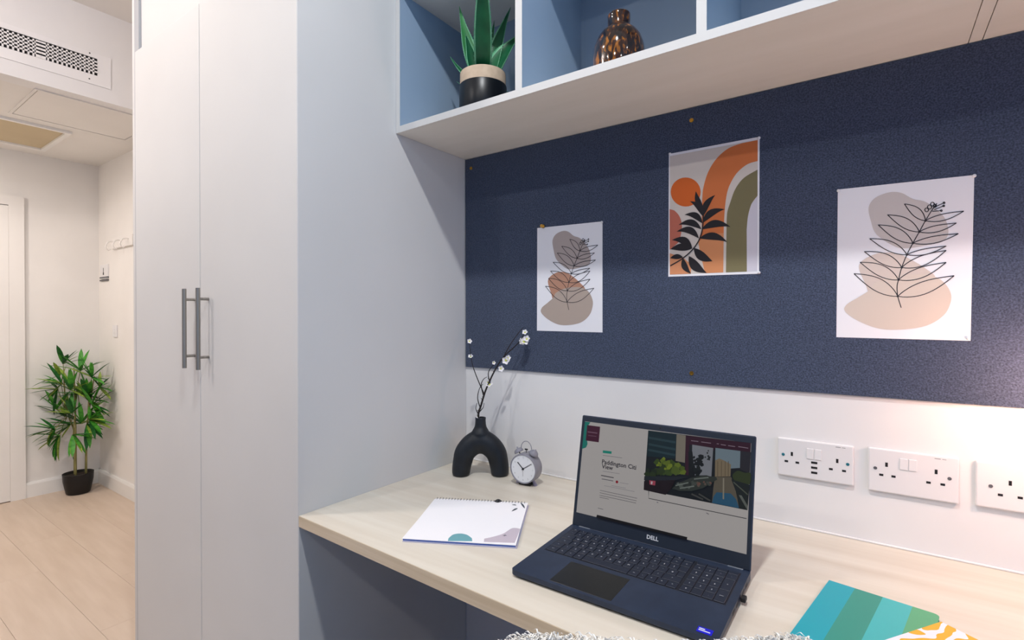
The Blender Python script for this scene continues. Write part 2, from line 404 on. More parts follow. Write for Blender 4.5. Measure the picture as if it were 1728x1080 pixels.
for (xa, xb, hx) in ((-2.032, -1.5685, -1.600), (-1.5655, -1.0845, -1.516)):
    dr = wpart('door', xa, xb, YF, YF + 0.018, 0.085, 2.0965, 'laminate', 0.001)
    hh = obj('handle', tube([(hx + 1.58, YF - 0.028 - 0.98, 1.063), (hx + 1.58, YF - 0.028 - 0.98, 1.288)], 0.0056, 14), 'brushed_steel', dr, smooth=False)
    for z in (1.097, 1.258):
        bm = bmesh.new(); tube_into(bm, [(hx + 1.58, YF - 0.028 - 0.98, z), (hx + 1.58, YF - 0.98 + 0.0005, z)], 0.004, 10)
        obj('handle_post', from_bm(bm), 'brushed_steel', dr)

# ------------------------------------------------------------------ wall shelf
sh = thing('wall_shelf', 'light grey open wall shelf with compartments above pinboard', 'shelf', (0, 1.1, ZS))
def spart(name, x0, x1, y0, y1, z0, z1, m='laminate', bev=0.0): return obj(name, bx(x0, x1, y0 - 1.1, y1 - 1.1, z0 - ZS, z1 - ZS, bev), m, sh)
sx_end = 1.2
spart('bottom_board', X0 + 0.001, 0.137, YS, YB - 0.001, ZS, ZS2, 'shelf_bottom')
spart('bottom_board', 0.1385, 0.1565, YS, YB - 0.001, ZS, ZS2, 'shelf_bottom')
spart('bottom_board', 0.158, sx_end, YS, YB - 0.001, ZS, ZS2, 'shelf_bottom')
spart('edge_band', X0 + 0.001, sx_end, YS - 0.0012, YS - 0.0001, ZS, ZS2)
spart('top_board', X0 + 0.001, sx_end, YS, YB - 0.001, ZST, ZST + 0.0175)
spart('back_panel', X0 + 0.001, sx_end, 1.262, YB - 0.001, ZS2, ZST, 'laminate_blue_lit')
spart('side_panel', X0 + 0.001, -1.068, YS, 1.262, ZS2, ZST, 'laminate_blue_lit'); spart('edge_band', X0 + 0.001, -1.068, YS - 0.0012, YS - 0.0001, ZS2, ZST)
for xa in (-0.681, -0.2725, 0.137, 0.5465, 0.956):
    spart('divider', xa, xa + 0.0185, YS, 1.262, ZS2, ZST, 'laminate_blue_lit'); spart('edge_band', xa, xa + 0.0185, YS - 0.0012, YS - 0.0001, ZS2, ZST)
spart('side_panel', sx_end - 0.018, sx_end, YS, 1.262, ZS2, ZST)

# ------------------------------------------------------------------ pinboard
ZP = 1.047; YPB = 1.2635
pb = thing('pinboard', 'long dark navy felt pinboard screwed to wall above desk', 'pinboard', (0, YB, ZP))
obj('felt_panel', bx(X0 + 0.003, 1.2, YPB - YB, -0.0005, 0, ZS - ZP - 0.001, 0.001, 1), 'felt', pb)
scr = lathe([(0, 0.0004), (0.0022, 0.0004), (0.0026, 0.0016), (0.0046, 0.0018), (0.0052, 0.0)], 16)
for (px, py) in ((1167, 203), (1167, 630), (795, 284)):
    p = pix(px, py, 1, YPB)
    s = obj('screw', scr, 'brass', pb, (p.x, YPB - YB, p.z - ZP), (PI / 2, 0, 0)); s['label'] = 'small brass screw cup'

# ------------------------------------------------------------------ posters
def poster(label, corners, art):
    """corners: world X,Z of TL, TR, BR, BL measured on the board; local frame x right, y up"""
    cx = sum(c[0] for c in corners) / 4; cz = sum(c[1] for c in corners) / 4
    t = thing('art_print', label, 'poster', (cx, YPB - 0.0003, cz))
    t.rotation_euler = (PI / 2, 0, 0)
    loc = [(c[0] - cx, c[1] - cz) for c in corners]
    bm = bmesh.new(); f = bm.faces.new([bm.verts.new((p[0], p[1], 0)) for p in loc]); bm.normal_update()
    r = bmesh.ops.extrude_face_region(bm, geom=[f])
    for g in r['geom']:
        if isinstance(g, bmesh.types.BMVert): g.co.z = 0.0004
    obj('paper', from_bm(bm), 'paper', t)
    art(t, loc)
    return t
def leaf_art(src, cols, lw, extra=None):
    def art(t, loc):
        H = homography(src, loc); z = 0.0006
        top = spline([(262, 250), (300, 195), (380, 163), (450, 165), (520, 200), (600, 220), (690, 290), (722, 350), (725, 410), (690, 450), (600, 470), (500, 487), (420, 480), (310, 410), (275, 330)], 5)
        mid = spline([(205, 600), (240, 550), (330, 515), (430, 520), (520, 560), (600, 610), (650, 655), (600, 700), (500, 730), (400, 760), (280, 770), (245, 700)], 5)
        bot = spline([(270, 730), (300, 690), (420, 650), (560, 640), (650, 655), (705, 690), (742, 750), (740, 810), (700, 880), (600, 940), (450, 962), (320, 955), (200, 910), (125, 855), (135, 815), (200, 775)], 5)
        for i, (b, c) in enumerate(((top, cols[0]), (mid, cols[1]), (bot, cols[2]))):
            obj('printed_shape', flat_poly([[H(p) for p in b]], z + i * 0.0001), flat(c), t)
        lines = []
        stem = spline([(452, 835), (432, 768), (428, 710), (436, 672), (455, 600), (485, 525), (520, 458), (557, 392), (593, 327), (628, 270), (660, 225)], 5, False)
        lines.append(stem)
        LV = [((593, 327), (470, 230), 42), ((557, 392), (372, 294), 46), ((520, 458), (318, 353), 50), ((485, 525), (268, 433), 46), ((455, 600), (237, 508), 50), ((436, 672), (212, 570), 52), ((432, 768), (177, 636), 60),
              ((593, 327), (818, 270), 30), ((557, 392), (775, 340), 30), ((520, 458), (787, 402), 32), ((485, 525), (715, 475), 26), ((455, 600), (715, 500), 46), ((436, 672), (715, 570), 48), ((432, 768), (762, 648), 58)]
        for b, tp, wd in LV:
            u, d_ = lens(b, tp, wd * 1.25, 6, 14); lines.append(u); lines.append(d_)
        for c, r in (((600, 264), 11), ((617, 247), 12), ((634, 230), 11), ((648, 240), 9)):
            lines.append([(c[0] + r * math.cos(a * 0.5), c[1] + r * math.sin(a * 0.5)) for a in range(14)])
        for a, b in (((640, 250), (702, 222)), ((645, 262), (700, 240)), ((632, 272), (686, 268))):
            lines.append([a, b]); lines.append([(b[0] + 5 * math.cos(q * 0.7), b[1] + 5 * math.sin(q * 0.7)) for q in range(10)])
        obj('line_drawing', ribbons_mesh([[H(p) for p in ln] for ln in lines], lw, z + 0.0004), flat('#2c2a30'), t)
        dots = [[H((c[0] + 7 * math.cos(q * PI / 4), c[1] + 7 * math.sin(q * PI / 4))) for q in range(8)] for c in ((593, 327), (557, 392), (520, 458), (485, 525), (455, 600), (436, 672), (432, 768))]
        for dt in dots: obj('line_dot', flat_poly([dt], z + 0.0005), flat('#2c2a30'), t)
    return art
P3 = [(83, 148), (880, 58), (860, 1030), (75, 1005)]
poster('white leaf line print with dark linework and brown blobs on pinboard', [(-0.805, 1.4671), (-0.598, 1.4645), (-0.5976, 1.1667), (-0.806, 1.1681)],
       leaf_art(P3, ('#b7a9a4', '#b98a72', '#b5a498'), 0.0015))
poster('white leaf line print with pale beige blobs above the sockets', [(-0.065, 1.4736), (0.1472, 1.4700), (0.1435, 1.1648), (-0.0664, 1.1665)],
       leaf_art(P3, ('#d0c8c4', '#d8c8be', '#d9cabd'), 0.0015))
def abstract_art(t, loc):
    H = homography([(70, 272), (603, 172), (600, 985), (62, 1000)], loc); z = 0.0006; k = [0]
    def put(poly, c, name='printed_shape'):
        obj(name, flat_poly([[H(p) for p in poly]], z + k[0] * 0.00006), flat(c), t); k[0] += 1
    put([(76, 285), (592, 190), (590, 970), (72, 988)], '#d9cfc6')
    put([(527, 720), (535, 640), (555, 570), (591, 520), (590, 970), (528, 972)], '#d6d2dc')
    put(spline([(265, 535), (272, 470), (300, 380), (350, 300), (420, 240), (500, 210)], 5, False) + [(592, 192)] + spline([(592, 315), (530, 335), (470, 385), (430, 450), (410, 510), (398, 600), (392, 700)], 5, False) + [(388, 976), (280, 980), (250, 850), (240, 790), (262, 720), (262, 640)], '#d4743c')
    put([(391, 740), (388, 976), (280, 980), (250, 850), (240, 790), (300, 750)], '#d68d5c')
    put(spline([(408, 700), (412, 620), (430, 560), (460, 480), (510, 415), (591, 366)], 5, False) + spline([(591, 520), (555, 570), (535, 640), (527, 720)], 5, False) + [(528, 972), (404, 976)], '#7b7350')
    put([(168 + 88 * math.cos(a * PI / 16), 497 + 86 * math.sin(a * PI / 16)) for a in range(32)], '#d8641a')
    put([(73, 598)] + spline([(100, 605), (130, 640), (145, 700), (130, 790)], 5, False) + [(72, 840)], '#c06a55')
    put([(72, 860), (150, 885), (200, 930), (196, 983), (72, 987)], '#d89064')
    lv = []
    for b, tp, wd, bn in (((272, 605), (228, 492), 34, -6), ((270, 640), (342, 515), 36, -10), ((268, 640), (192, 552), 38, 12), ((268, 680), (398, 600), 40, -14), ((266, 683), (160, 632), 38, 14), ((262, 718), (432, 705), 44, -16), ((260, 718), (125, 692), 40, 16),
                          ((248, 772), (412, 795), 44, -14), ((245, 772), (113, 732), 42, 18), ((215, 830), (325, 908), 52, 8), ((205, 830), (85, 782), 44, 14), ((205, 832), (76, 836), 44, 6), ((185, 878), (290, 978), 54, 10), ((150, 890), (198, 983), 36, 8), ((150, 884), (74, 890), 30, 4)):
        u, d_ = lens(b, tp, wd * 1.0, bn * 1.7, 12); obj('printed_leaf', flat_poly([[H(p) for p in (u + d_[::-1][1:-1])]], z + 0.0006 + len(lv) * 0.00003), flat('#0f0b16'), t); lv.append(1)
    st = spline([(75, 935), (150, 890), (215, 830), (255, 760), (270, 680), (272, 600)], 6, False)
    obj('printed_stem', ribbons_mesh([[H(p) for p in st]], 0.0028, z + 0.0011), flat('#0f0b16'), t)
poster('abstract print of orange arch, sun and black leaves on pinboard', [(-0.4191, 1.6121), (-0.2139, 1.6132), (-0.2142, 1.3058), (-0.4199, 1.3083)], abstract_art)
pin_me = lathe([(0, 0.0046), (0.0018, 0.0042), (0.003, 0.0026), (0.0033, 0.0008), (0.0033, 0)], 12)
for px, py, lb in ((1415, 322, 'top left corner of the pale beige leaf print'), (1644, 297, 'top right corner of the pale beige leaf print'), (1634, 571, 'bottom right corner of the pale beige leaf print'),
                   (1131, 260, 'top left corner of the abstract orange print'), (1281, 233, 'top right corner of the abstract orange print'), (1281, 460, 'bottom right corner of the abstract orange print'), (1016, 375, 'top right corner of the brown-blob leaf print')):
    p = pix(px, py, 1, YPB)
    tag(obj('push_pin', pin_me, 'pin_clear', None, (p.x, YPB - 0.0008, p.z), (PI / 2, 0, 0), True), 'tiny clear push pin in the ' + lb, 'push pin', 'clear push pins holding the prints')
p = pix(917, 382, 1, YPB)
yp = thing('push_pin', 'yellow push pin on the pinboard above leaf print', 'push pin', (p.x, YPB - 0.0008, p.z)); yp.rotation_euler = (PI / 2, 0, 0)
obj('head', lathe([(0, 0.012), (0.004, 0.0115), (0.005, 0.010), (0.0032, 0.008), (0.003, 0.004), (0.005, 0.0025), (0.005, 0.0015), (0, 0.0012)], 14), 'pin_yellow', yp, smooth=True)
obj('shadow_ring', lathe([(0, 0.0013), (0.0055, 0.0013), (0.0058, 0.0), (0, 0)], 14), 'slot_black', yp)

# ------------------------------------------------------------------ sockets
def socket(label, x0, x1, z0, z1, spec):
    W = x1 - x0; Hh = z1 - z0
    t = thing('wall_socket', label, 'socket', (x0, YB, z0), group=None)
    yf = -0.008
    obj('plate', bx(0, W, yf, 0, 0, Hh, 0.003, 3), 'plastic_white', t)
    def at(u, v): return u * W, (1 - v) * Hh
    def slab(name, u, v, w_, h_, m, dp=0.0006, bev=0.0):
        a, b = at(u, v); return obj(name, bx(a - w_ / 2, a + w_ / 2, yf - dp, yf + 0.002, b - h_ / 2, b + h_ / 2, bev), m, t)
    for kind, u, v in spec:
        if kind == 'earth': slab('earth_slot', u, v, 0.0042, 0.0085, 'slot_black', 0.0003)
        elif kind == 'pin': slab('pin_slot', u, v, 0.0068, 0.0042, 'slot_black', 0.0003)
        elif kind == 'usb': slab('usb_slot', u, v, 0.0115, 0.0046, 'slot_black', 0.0003)
        elif kind == 'switch': slab('rocker_switch', u, v, 0.0125, 0.022, 'switch_white', 0.0016, 0.0007)
        elif kind == 'teal':
            a, b = at(u, v); obj('indicator', lathe([(0, 0.0012), (0.0028, 0.001), (0.0032, 0)], 14), 'teal_dot', t, (a, yf, b), (PI / 2, 0, 0))
        elif kind == 'screw':
            a, b = at(u, v); obj('screw', lathe([(0, 0.0008), (0.0028, 0.001), (0.0032, 0)], 14), 'grey_print', t, (a, yf, b), (PI / 2, 0, 0))
        elif kind == 'print':
            slab('printed_mark', u - 0.025, v, 0.009, 0.0009, 'grey_print', 0.0002); slab('printed_mark', u + 0.045, v, 0.006, 0.0007, 'grey_print', 0.0002)
    return t
socket('white double wall socket with USB ports beside the laptop', -0.1755, -0.035, 0.861, 0.943,
       [('teal', .08, .44), ('earth', .2, .40), ('pin', .125, .61), ('pin', .275, .61), ('switch', .445, .33), ('switch', .55, .33), ('usb', .5, .55), ('usb', .5, .68), ('usb', .5, .81), ('earth', .795, .42), ('pin', .715, .65), ('pin', .88, .65), ('teal', .925, .47), ('print', .83, .07)])
socket('white double wall socket without USB ports, between two other sockets', -0.011, 0.129, 0.8585, 0.945,
       [('screw', .085, .46), ('earth', .215, .35), ('pin', .155, .60), ('pin', .295, .60), ('switch', .41, .29), ('switch', .51, .29), ('earth', .76, .36), ('pin', .68, .62), ('pin', .83, .62), ('screw', .90, .47), ('print', .80, .07)])
socket('white single wall socket next to the plain double socket', 0.1515, 0.2375, 0.861, 0.945,
       [('screw', .24, .52), ('earth', .54, .40), ('pin', .39, .68), ('pin', .69, .68)])

# ------------------------------------------------------------------ laptop
LX0, LX1, LY0, LY1 = -0.5245, -0.1745, 0.735, 0.967
lw_ = LX1 - LX0; lcx = (LX0 + LX1) / 2
lap = thing('laptop', 'open dark blue-grey laptop showing a web page on desk', 'laptop', (lcx, LY0, ZD))
D_ = LY1 - LY0; hb = 0.0185
bm = bmesh.new()   # wedge-shaped base
hw = lw_ / 2
vs_ = [(-hw, 0, 0.004), (hw, 0, 0.004), (hw, D_, 0.002), (-hw, D_, 0.002), (-hw, 0, 0.0135), (hw, 0, 0.0135), (hw, D_, hb), (-hw, D_, hb)]
v = [bm.verts.new(q) for q in vs_]
for f in ((0, 3, 2, 1), (4, 5, 6, 7), (0, 1, 5, 4), (1, 2, 6, 5), (2, 3, 7, 6), (3, 0, 4, 7)): bm.faces.new([v[i] for i in f])
ve = [e for e in bm.edges if abs(e.verts[0].co.x - e.verts[1].co.x) < 1e-6 and abs(e.verts[0].co.y - e.verts[1].co.y) < 1e-6]
bmesh.ops.bevel(bm, geom=ve, offset=0.008, segments=4, affect='EDGES', profile=0.5)
bmesh.ops.bevel(bm, geom=[e for e in bm.edges if e.verts[0].co.z < 0.0045 and e.verts[1].co.z < 0.0045], offset=0.002, segments=2, affect='EDGES', profile=0.5)
base = obj('base', from_bm(bm), 'laptop_shell', lap)
for x_ in (-hw + 0.03, hw - 0.03):
    for y_ in (0.02, D_ - 0.02): obj('foot', bx(x_ - 0.015, x_ + 0.015, y_ - 0.004, y_ + 0.004, 0, 0.004, 0.001), 'key_black', lap)
slope = math.atan2(hb - 0.0135, D_)
deck = lambda y_: 0.0135 + (hb - 0.0135) * y_ / D_
def deckobj(name, me, m, x_, y_, dz=0.0, par=None): return obj(name, me, m, par or lap, (x_, y_, deck(y_) + dz), (slope, 0, 0))
kx0, kx1, ky0, ky1 = -0.5115 - lcx, -0.188 - lcx, 0.832 - LY0, 0.9425 - LY0
deckobj('keyboard_well', bx(0, kx1 - kx0 + 0.004, 0, ky1 - ky0 + 0.004, -0.0006, 0.00025, 0.0004, 1), 'key_well', kx0 - 0.002, ky0 - 0.002)
U = (kx1 - kx0) / 18.25; RH = (ky1 - ky0) / 5.6
keymesh = {}
def keyme(w_, h_):
    k = (round(w_, 5), round(h_, 5))
    if k not in keymesh: keymesh[k] = bx(0.0007, w_ - 0.0007, 0.0007, h_ - 0.0007, 0, 0.0014, 0.0005, 1)
    return keymesh[k]
leg = []
def legend(s, x_, y_, size=0.0048):
    leg.append((text_mesh(s, size, 'CENTER'), Matrix.Translation((x_, y_, deck(y_) + 0.0019)) @ Matrix.Rotation(slope, 4, 'X')))
rows = [(5.0, 0.6, [(1, s) for s in ('esc', '1', '2', '3', '4', '5', '6', '7', '8', '9', '10', '11', '12', '')]),
        (4, 1, [(1, c) for c in '`1234567890-='] + [(1, '<')]),
        (3, 1, [(1.4, '|<')] + [(0.975, c) for c in 'QWERTYUIOP[]'] + [(0.9, '')]),
        (2, 1, [(1.6, 'o')] + [(0.975, c) for c in "ASDFGHJKL;'#"] + [(0.7, '')]),
        (1, 1, [(1.25, '^'), (1, '\\')] + [(1, c) for c in 'ZXCVBNM,./'] + [(1.75, '^')]),
        (0, 1, [(1.25, 'ctrl'), (1, 'fn'), (1, '+'), (1, 'alt'), (5.0, ''), (1, 'alt'), (0.75, '-'), (1, '<'), (1, '='), (1, '>')])]
pad = [(5.0, 0.6, ['', '', '', '']), (4, 1, ['n', '/', '*', '-']), (3, 1, ['7', '8', '9', '+']), (2, 1, ['4', '5', '6', None]), (1, 1, ['1', '2', '3', 'e']), (0, 1, ['0', '', '.', None])]
for r0, h_, ks in rows:
    x_ = kx0
    for w_, s in ks:
        y_ = ky0 + r0 * RH; deckobj('key', keyme(w_ * U, h_ * RH), 'key_black', x_, y_, 0.0002)
        if s: legend(s, x_ + w_ * U * 0.5, y_ + h_ * RH * 0.5, 0.0034 if len(s) > 1 or h_ < 1 else 0.0052)
        x_ += w_ * U
for r0, h_, ks in pad:
    for i, s in enumerate(ks):
        if s is None: continue
        x_ = kx0 + (14.25 + i) * U; y_ = ky0 + r0 * RH; hh = h_
        if s in '+e' and s: y_ -= RH if s == 'e' else RH; hh = 2
        if s == 'e' or s == '+': pass
        deckobj('key', keyme(U, hh * RH), 'key_black', x_, y_, 0.0002)
        if s: legend('enter' if s == 'e' else s, x_ + U * 0.5, y_ + hh * RH * 0.5, 0.0032 if s == 'e' else 0.0052)
lg = obj('key_legends', merge(leg), 'legend_white', lap); lg['label'] = 'small white key legends'
deckobj('touchpad', bx(0, 0.112, 0, 0.077, -0.0005, 0.0003, 0.0003, 1), 'pad_black', -0.4485 - lcx, 0.742 - LY0)
st = deckobj('sticker', bx(0, 0.021, 0, 0.0135, 0, 0.0003), 'sticker_blue', -0.206 - lcx, 0.742 - LY0, 0.0001); st['label'] = 'blue processor sticker'
for a_, b_, c_ in ((0.002, 0.010, 0.0092), (0.002, 0.018, 0.0052)): obj('sticker_print', bx(a_, b_, c_ - 0.0011, c_ + 0.0011, 0.0003, 0.0005), 'legend_white', st)
for xa in (-0.5075 - lcx, -0.212 - lcx): deckobj('hinge_cover', bx(0, 0.026, -0.003, 0.003, -0.001, 0.0012, 0.001), 'hinge_grey', xa, D_ - 0.006)
for i, yy in enumerate((0.19, 0.165, 0.12, 0.095)):
    obj('side_port', bx(hw - 0.002, hw + 0.0003, yy - 0.007, yy + 0.007, 0.0065, 0.0115), 'slot_black', lap)
# lid
LH = 0.232; TL = math.radians(11.8)
lid = obj('lid', bx(-hw, hw, 0, 0.0075, 0.0, LH, 0.003, 3), 'laptop_shell', lap, (0, D_ - 0.0075, hb - 0.002), (-TL, 0, 0))
obj('hinge_barrel', tube([(-0.15, 0.003, 0.001), (0.15, 0.003, 0.001)], 0.004, 10), 'laptop_shell', lid)
obj('bezel', bx(-hw + 0.002, hw - 0.002, -0.0009, 0.0, 0.003, LH - 0.002, 0.0003, 1), 'bezel', lid)
SX0, SX1, SZ0, SZ1 = -hw + 0.0085, hw - 0.0075, 0.0285, LH - 0.013
scr_t = obj('screen', bx(SX0, SX1, -0.0013, -0.0009, SZ0, SZ1), glow('#cfc9c6'), lid)
obj('webcam', lathe([(0, 0.0003), (0.0018, 0.0002), (0.002, 0)], 12), 'slot_black', lid, (0, -0.0009, LH - 0.007), (PI / 2, 0, 0))
lo_ = obj('logo', merge([(text_mesh('DELL', 0.0105, 'CENTER', 0.0003), Matrix.Identity(4))]), 'logo_silver', lid, (0, -0.00115, 0.0155), (PI / 2, 0, 0))
lo_['label'] = 'silver maker lettering under the screen'
# screen picture, mapped from the photo onto the screen rectangle
HS = homography([(148, 78), (1297, 247), (1250, 1034), (70, 722)], [(SX0, SZ1), (SX1, SZ1), (SX1, SZ0), (SX0, SZ0)])
kk = [0]
def sp(poly, c, name='screen_graphic'):
    o = obj(name, flat_poly([[HS(p) for p in poly]]), glow(c), lid, (0, -0.0014 - kk[0] * 0.00002, 0), (PI / 2, 0, 0)); kk[0] += 1; return o
def sl(lines, wd, c, name='screen_graphic'):
    o = obj(name, ribbons_mesh([[HS(p) for p in ln] for ln in lines], wd), glow(c), lid, (0, -0.0014 - kk[0] * 0.00002, 0), (PI / 2, 0, 0)); kk[0] += 1; return o
sp([(148, 80), (186, 85), (170, 108), (160, 215), (162, 240), (150, 264), (124, 272), (121, 282)], '#178a7c')
sp([(163, 105), (253, 118), (240, 228), (150, 214)], '#4e1431')
sl([[(165, 153), (232, 163)]], 0.0022, '#8a6478'); sl([[(168, 178), (225, 186)]], 0.0010, '#8a6478')
sp([(268, 285), (329, 293), (326, 311), (266, 303)], '#1a9a86')
sl([[(266, 320), (400, 340)]], 0.0008, '#7c7880'); sl([[(262, 432), (380, 452)]], 0.0007, '#8c8890')
sl([[(250, 462), (338, 480)]], 0.0017, '#4a464e'); sl([[(254, 487), (334, 503)]], 0.0014, '#6a666e')
sl([[(380, 515), (440, 526)], [(270, 535), (480, 580)], [(320, 535), (420, 555)]], 0.0007, '#96929a')
sp([(360 + 9 * math.cos(a * PI / 8), 510 + 10 * math.sin(a * PI / 8)) for a in range(16)], '#a01428')
sl([[(240, 568), (498, 628)], [(238, 585), (494, 646)], [(236, 603), (490, 662)], [(236, 617), (300, 632)]], 0.0009, '#6e6a70')
sl([[(222, 694), (258, 704)]], 0.0012, '#7e7a80')
for txt, px_, py_, sz in (('Paddington Citi', 258, 365, 0.0122), ('View', 258, 398, 0.0122)):
    a = HS((px_, py_)); tm = text_mesh(txt, sz, 'LEFT', 0.00025)
    o = obj('screen_heading', tm, glow('#38343c'), lid, (a[0], -0.0014 - kk[0] * 0.00002, a[1]), (PI / 2, 0, 0)); kk[0] += 1
# canal photograph on the page
sp([(587, 148), (1296, 246), (1262, 720), (548, 568)], '#12181a', 'screen_photo')
sp([(587, 148), (782, 176), (770, 350), (572, 330)], '#0d2a30')
for a, b in (((590, 200), (775, 235)), ((588, 245), (772, 285)), ((584, 285), (770, 325))): sl([[a, b]], 0.0042, '#2b464c')
sp([(783, 178), (847, 187), (836, 380), (772, 365)], '#8f8778')
sp([(846, 187), (1296, 247), (1288, 310), (1050, 275), (1032, 300), (870, 250), (860, 470), (836, 460)], '#3a1024')
sp([(890, 252), (1034, 278), (1018, 480), (985, 470), (880, 470)], '#8d9098')
sp([(862, 300), (890, 300), (905, 480), (860, 480)], '#0e1412')
sp([(1050, 277), (1226, 302), (1222, 420), (1130, 425), (1045, 400)], '#7f919c')
sp([(1046, 365), (1075, 352), (1110, 368), (1155, 395), (1150, 480), (1042, 480)], '#8d7d62')
for x_ in (1064, 1090, 1116, 1138): sl([[(x_, 372), (x_ - 3, 478)]], 0.0012, '#6b5c46')
sp([(1222, 300), (1294, 310), (1284, 460), (1216, 430)], '#2c2a30')
sp(spline([(1165, 470), (1200, 440), (1250, 455), (1290, 460), (1282, 535), (1230, 530), (1180, 510)], 4), '#37431c')
sp([(1042, 482), (1155, 484), (1180, 560), (1208, 705), (1018, 664), (1030, 560)], '#6a6252')
sp([(1052, 590), (1150, 600), (1185, 640), (1208, 706), (1018, 665), (1030, 620)], '#2c6080')
sl([[(1102, 490), (1098, 640)]], 0.0025, '#9a9280')
sp([(1155, 500), (1282, 540), (1264, 720), (1205, 708), (1190, 600)], '#1c2420')
sp([(1205, 612), (1225, 615), (1266, 690), (1263, 720)], '#6c726a'); sl([[(1170, 520), (1268, 610)]], 0.002, '#5a6050')
tr = random.Random(3)
def clump(cx_, cy_, rx_, ry_, n_, cols_, r0_, r1_):
    for q in range(n_):
        a_ = tr.random() * 6.283; k_ = math.sqrt(tr.random()); x_ = cx_ + rx_ * k_ * math.cos(a_); y_ = cy_ + ry_ * k_ * math.sin(a_); r_ = tr.uniform(r0_, r1_)
        sp([(x_ + r_ * (1 + 0.35 * tr.uniform(-1, 1)) * math.cos(g * 0.785), y_ + r_ * (1 + 0.35 * tr.uniform(-1, 1)) * math.sin(g * 0.785)) for g in range(8)], cols_[q % len(cols_)])
clump(690, 410, 80, 50, 16, ('#3d5210', '#55681a', '#2c3d0c'), 16, 30); clump(790, 425, 45, 35, 9, ('#55681a', '#6d7f1e'), 12, 24); clump(700, 385, 55, 40, 12, ('#7f9020', '#66781a'), 8, 16)
clump(925, 400, 38, 85, 26, ('#0e1412', '#141c18', '#0a100e'), 9, 20); clump(995, 330, 16, 45, 8, ('#1e2422',), 4, 9)
clump(600, 440, 45, 35, 8, ('#1c2a12', '#28380f'), 14, 26)
sp([(555, 470), (860, 480), (760, 505), (552, 500)], '#20262c')
sp([(552, 505), (770, 500), (740, 560), (700, 605), (548, 568)], '#1c0a0a')
sp([(588, 500), (632, 506), (628, 538), (590, 530)], '#b4485a'); sp([(600, 508), (612, 510), (608, 530), (598, 528)], '#d8ccd0')
sp([(745, 560), (800, 520), (880, 485), (960, 472), (1050, 480), (1060, 500), (960, 560), (880, 580), (800, 578)], '#363c34')
clump(850, 540, 85, 22, 16, ('#4a524a', '#2c322c', '#5e665e'), 7, 15); clump(960, 530, 55, 20, 9, ('#7a5448', '#4c5048', '#66584c'), 6, 13)
for a, b in (((770, 540), (860, 520)), ((800, 560), (900, 545)), ((900, 495), (1000, 485))): sl([[a, b]], 0.0022, '#7c847c')
sl([[(880, 600), (960, 640)], [(930, 600), (1010, 650)]], 0.003, '#4c4c48')
for a, b in (((885, 224), (935, 231)), ((955, 234), (1022, 244)), ((1062, 248), (1076, 250)), ((1090, 254), (1125, 260)), ((1140, 262), (1188, 270)), ((1210, 270), (1278, 282))): sl([[a, b]], 0.0012, '#a08c9a')
sl([[(584, 574), (582, 628), (1258, 778)]], 0.0012, '#2a2a2e')
sl([[(637, 655), (648, 660)], [(980, 735), (998, 745)]], 0.0014, '#77737a')
sp([(219, 741), (845, 906), (841, 924), (213, 759)], '#17120f', 'screen_taskbar')
# USB receiver plugged into the laptop's side
tag(obj('usb_receiver', bx(LX1 + 0.0008, LX1 + 0.0085, 0.873, 0.886, ZD + 0.005, ZD + 0.0125, 0.0015, 2), 'slot_black'), 'tiny black USB receiver in the laptop side', 'usb receiver')

# ------------------------------------------------------------------ arch vase and blossom branch
VD = 1.475
vb = pix(806.5, 803, 2, ZD); vaseZ = YAW
vase = thing('arch_vase', 'matt black arch-shaped vase with two legs on desk', 'vase', (vb.x - 0.0, vb.y + 0.012, ZD), YAW)
bm = bmesh.new()
# two legs meeting in an arch: swept oval
pts = []; rad = []
A = 0.0545; Hh = 0.083
path = [(-A - 0.002, 0.0), (-A - 0.001, 0.02), (-A + 0.003, 0.042), (-A * 0.83, 0.064), (-A * 0.55, 0.083), (-A * 0.25, 0.0935), (0, 0.097), (A * 0.25, 0.0935), (A * 0.55, 0.083), (A * 0.83, 0.064), (A - 0.003, 0.042), (A + 0.001, 0.02), (A + 0.002, 0.0)]
path = [(q.x, q.y) for q in spline([(a, b, 0) for a, b in path], 4, False)]
n = len(path); rings = []
for i, (px_, pz_) in enumerate(path):
    a = Vector(path[max(i - 1, 0)]); b = Vector(path[min(i + 1, n - 1)]); t = (b - a).normalized(); nr = Vector((-t.y, t.x))
    s = abs(i / (n - 1) - 0.5) * 2
    rr = 0.0258 + 0.010 * (1 - s) ** 1.2; dd = 0.029
    if i in (0, n - 1): rr *= 0.86; dd *= 0.86
    elif i in (1, n - 2): rr *= 0.97
    rings.append([bm.verts.new((px_ + nr.x * rr * math.cos(q * PI / 12), dd * math.sin(q * PI / 12), max(0.0, pz_ + nr.y * rr * math.cos(q * PI / 12)) if i not in (0, n - 1) else 0.0)) for q in range(24)])
for a, b in zip(rings[:-1], rings[1:]):
    for k in range(24): bm.faces.new((a[k], a[(k + 1) % 24], b[(k + 1) % 24], b[k]))
bm.faces.new(rings[0]); bm.faces.new(rings[-1])
arch_me = from_bm(bm)
neck_me = lathe([(0, 0.10), (0.026, 0.112), (0.027, 0.122), (0.0225, 0.131), (0.0178, 0.139), (0.0158, 0.148), (0.0152, 0.158), (0.0158, 0.168), (0.0145, 0.169), (0.0115, 0.166), (0.011, 0.148), (0.0, 0.146)], 28)
vbody = obj('arch_body', merge([(arch_me, Matrix.Identity(4)), (neck_me, Matrix.Diagonal((1, 0.95, 1, 1)))]), 'vase_black', vase)
md = vbody.modifiers.new('remesh', 'REMESH'); md.mode = 'VOXEL'; md.voxel_size = 0.0022; md.use_smooth_shade = True
md = vbody.modifiers.new('smooth', 'SMOOTH'); md.factor = 0.5; md.iterations = 8
bd = (vase.location - Vector((0, 0, 0))).dot(DIR)
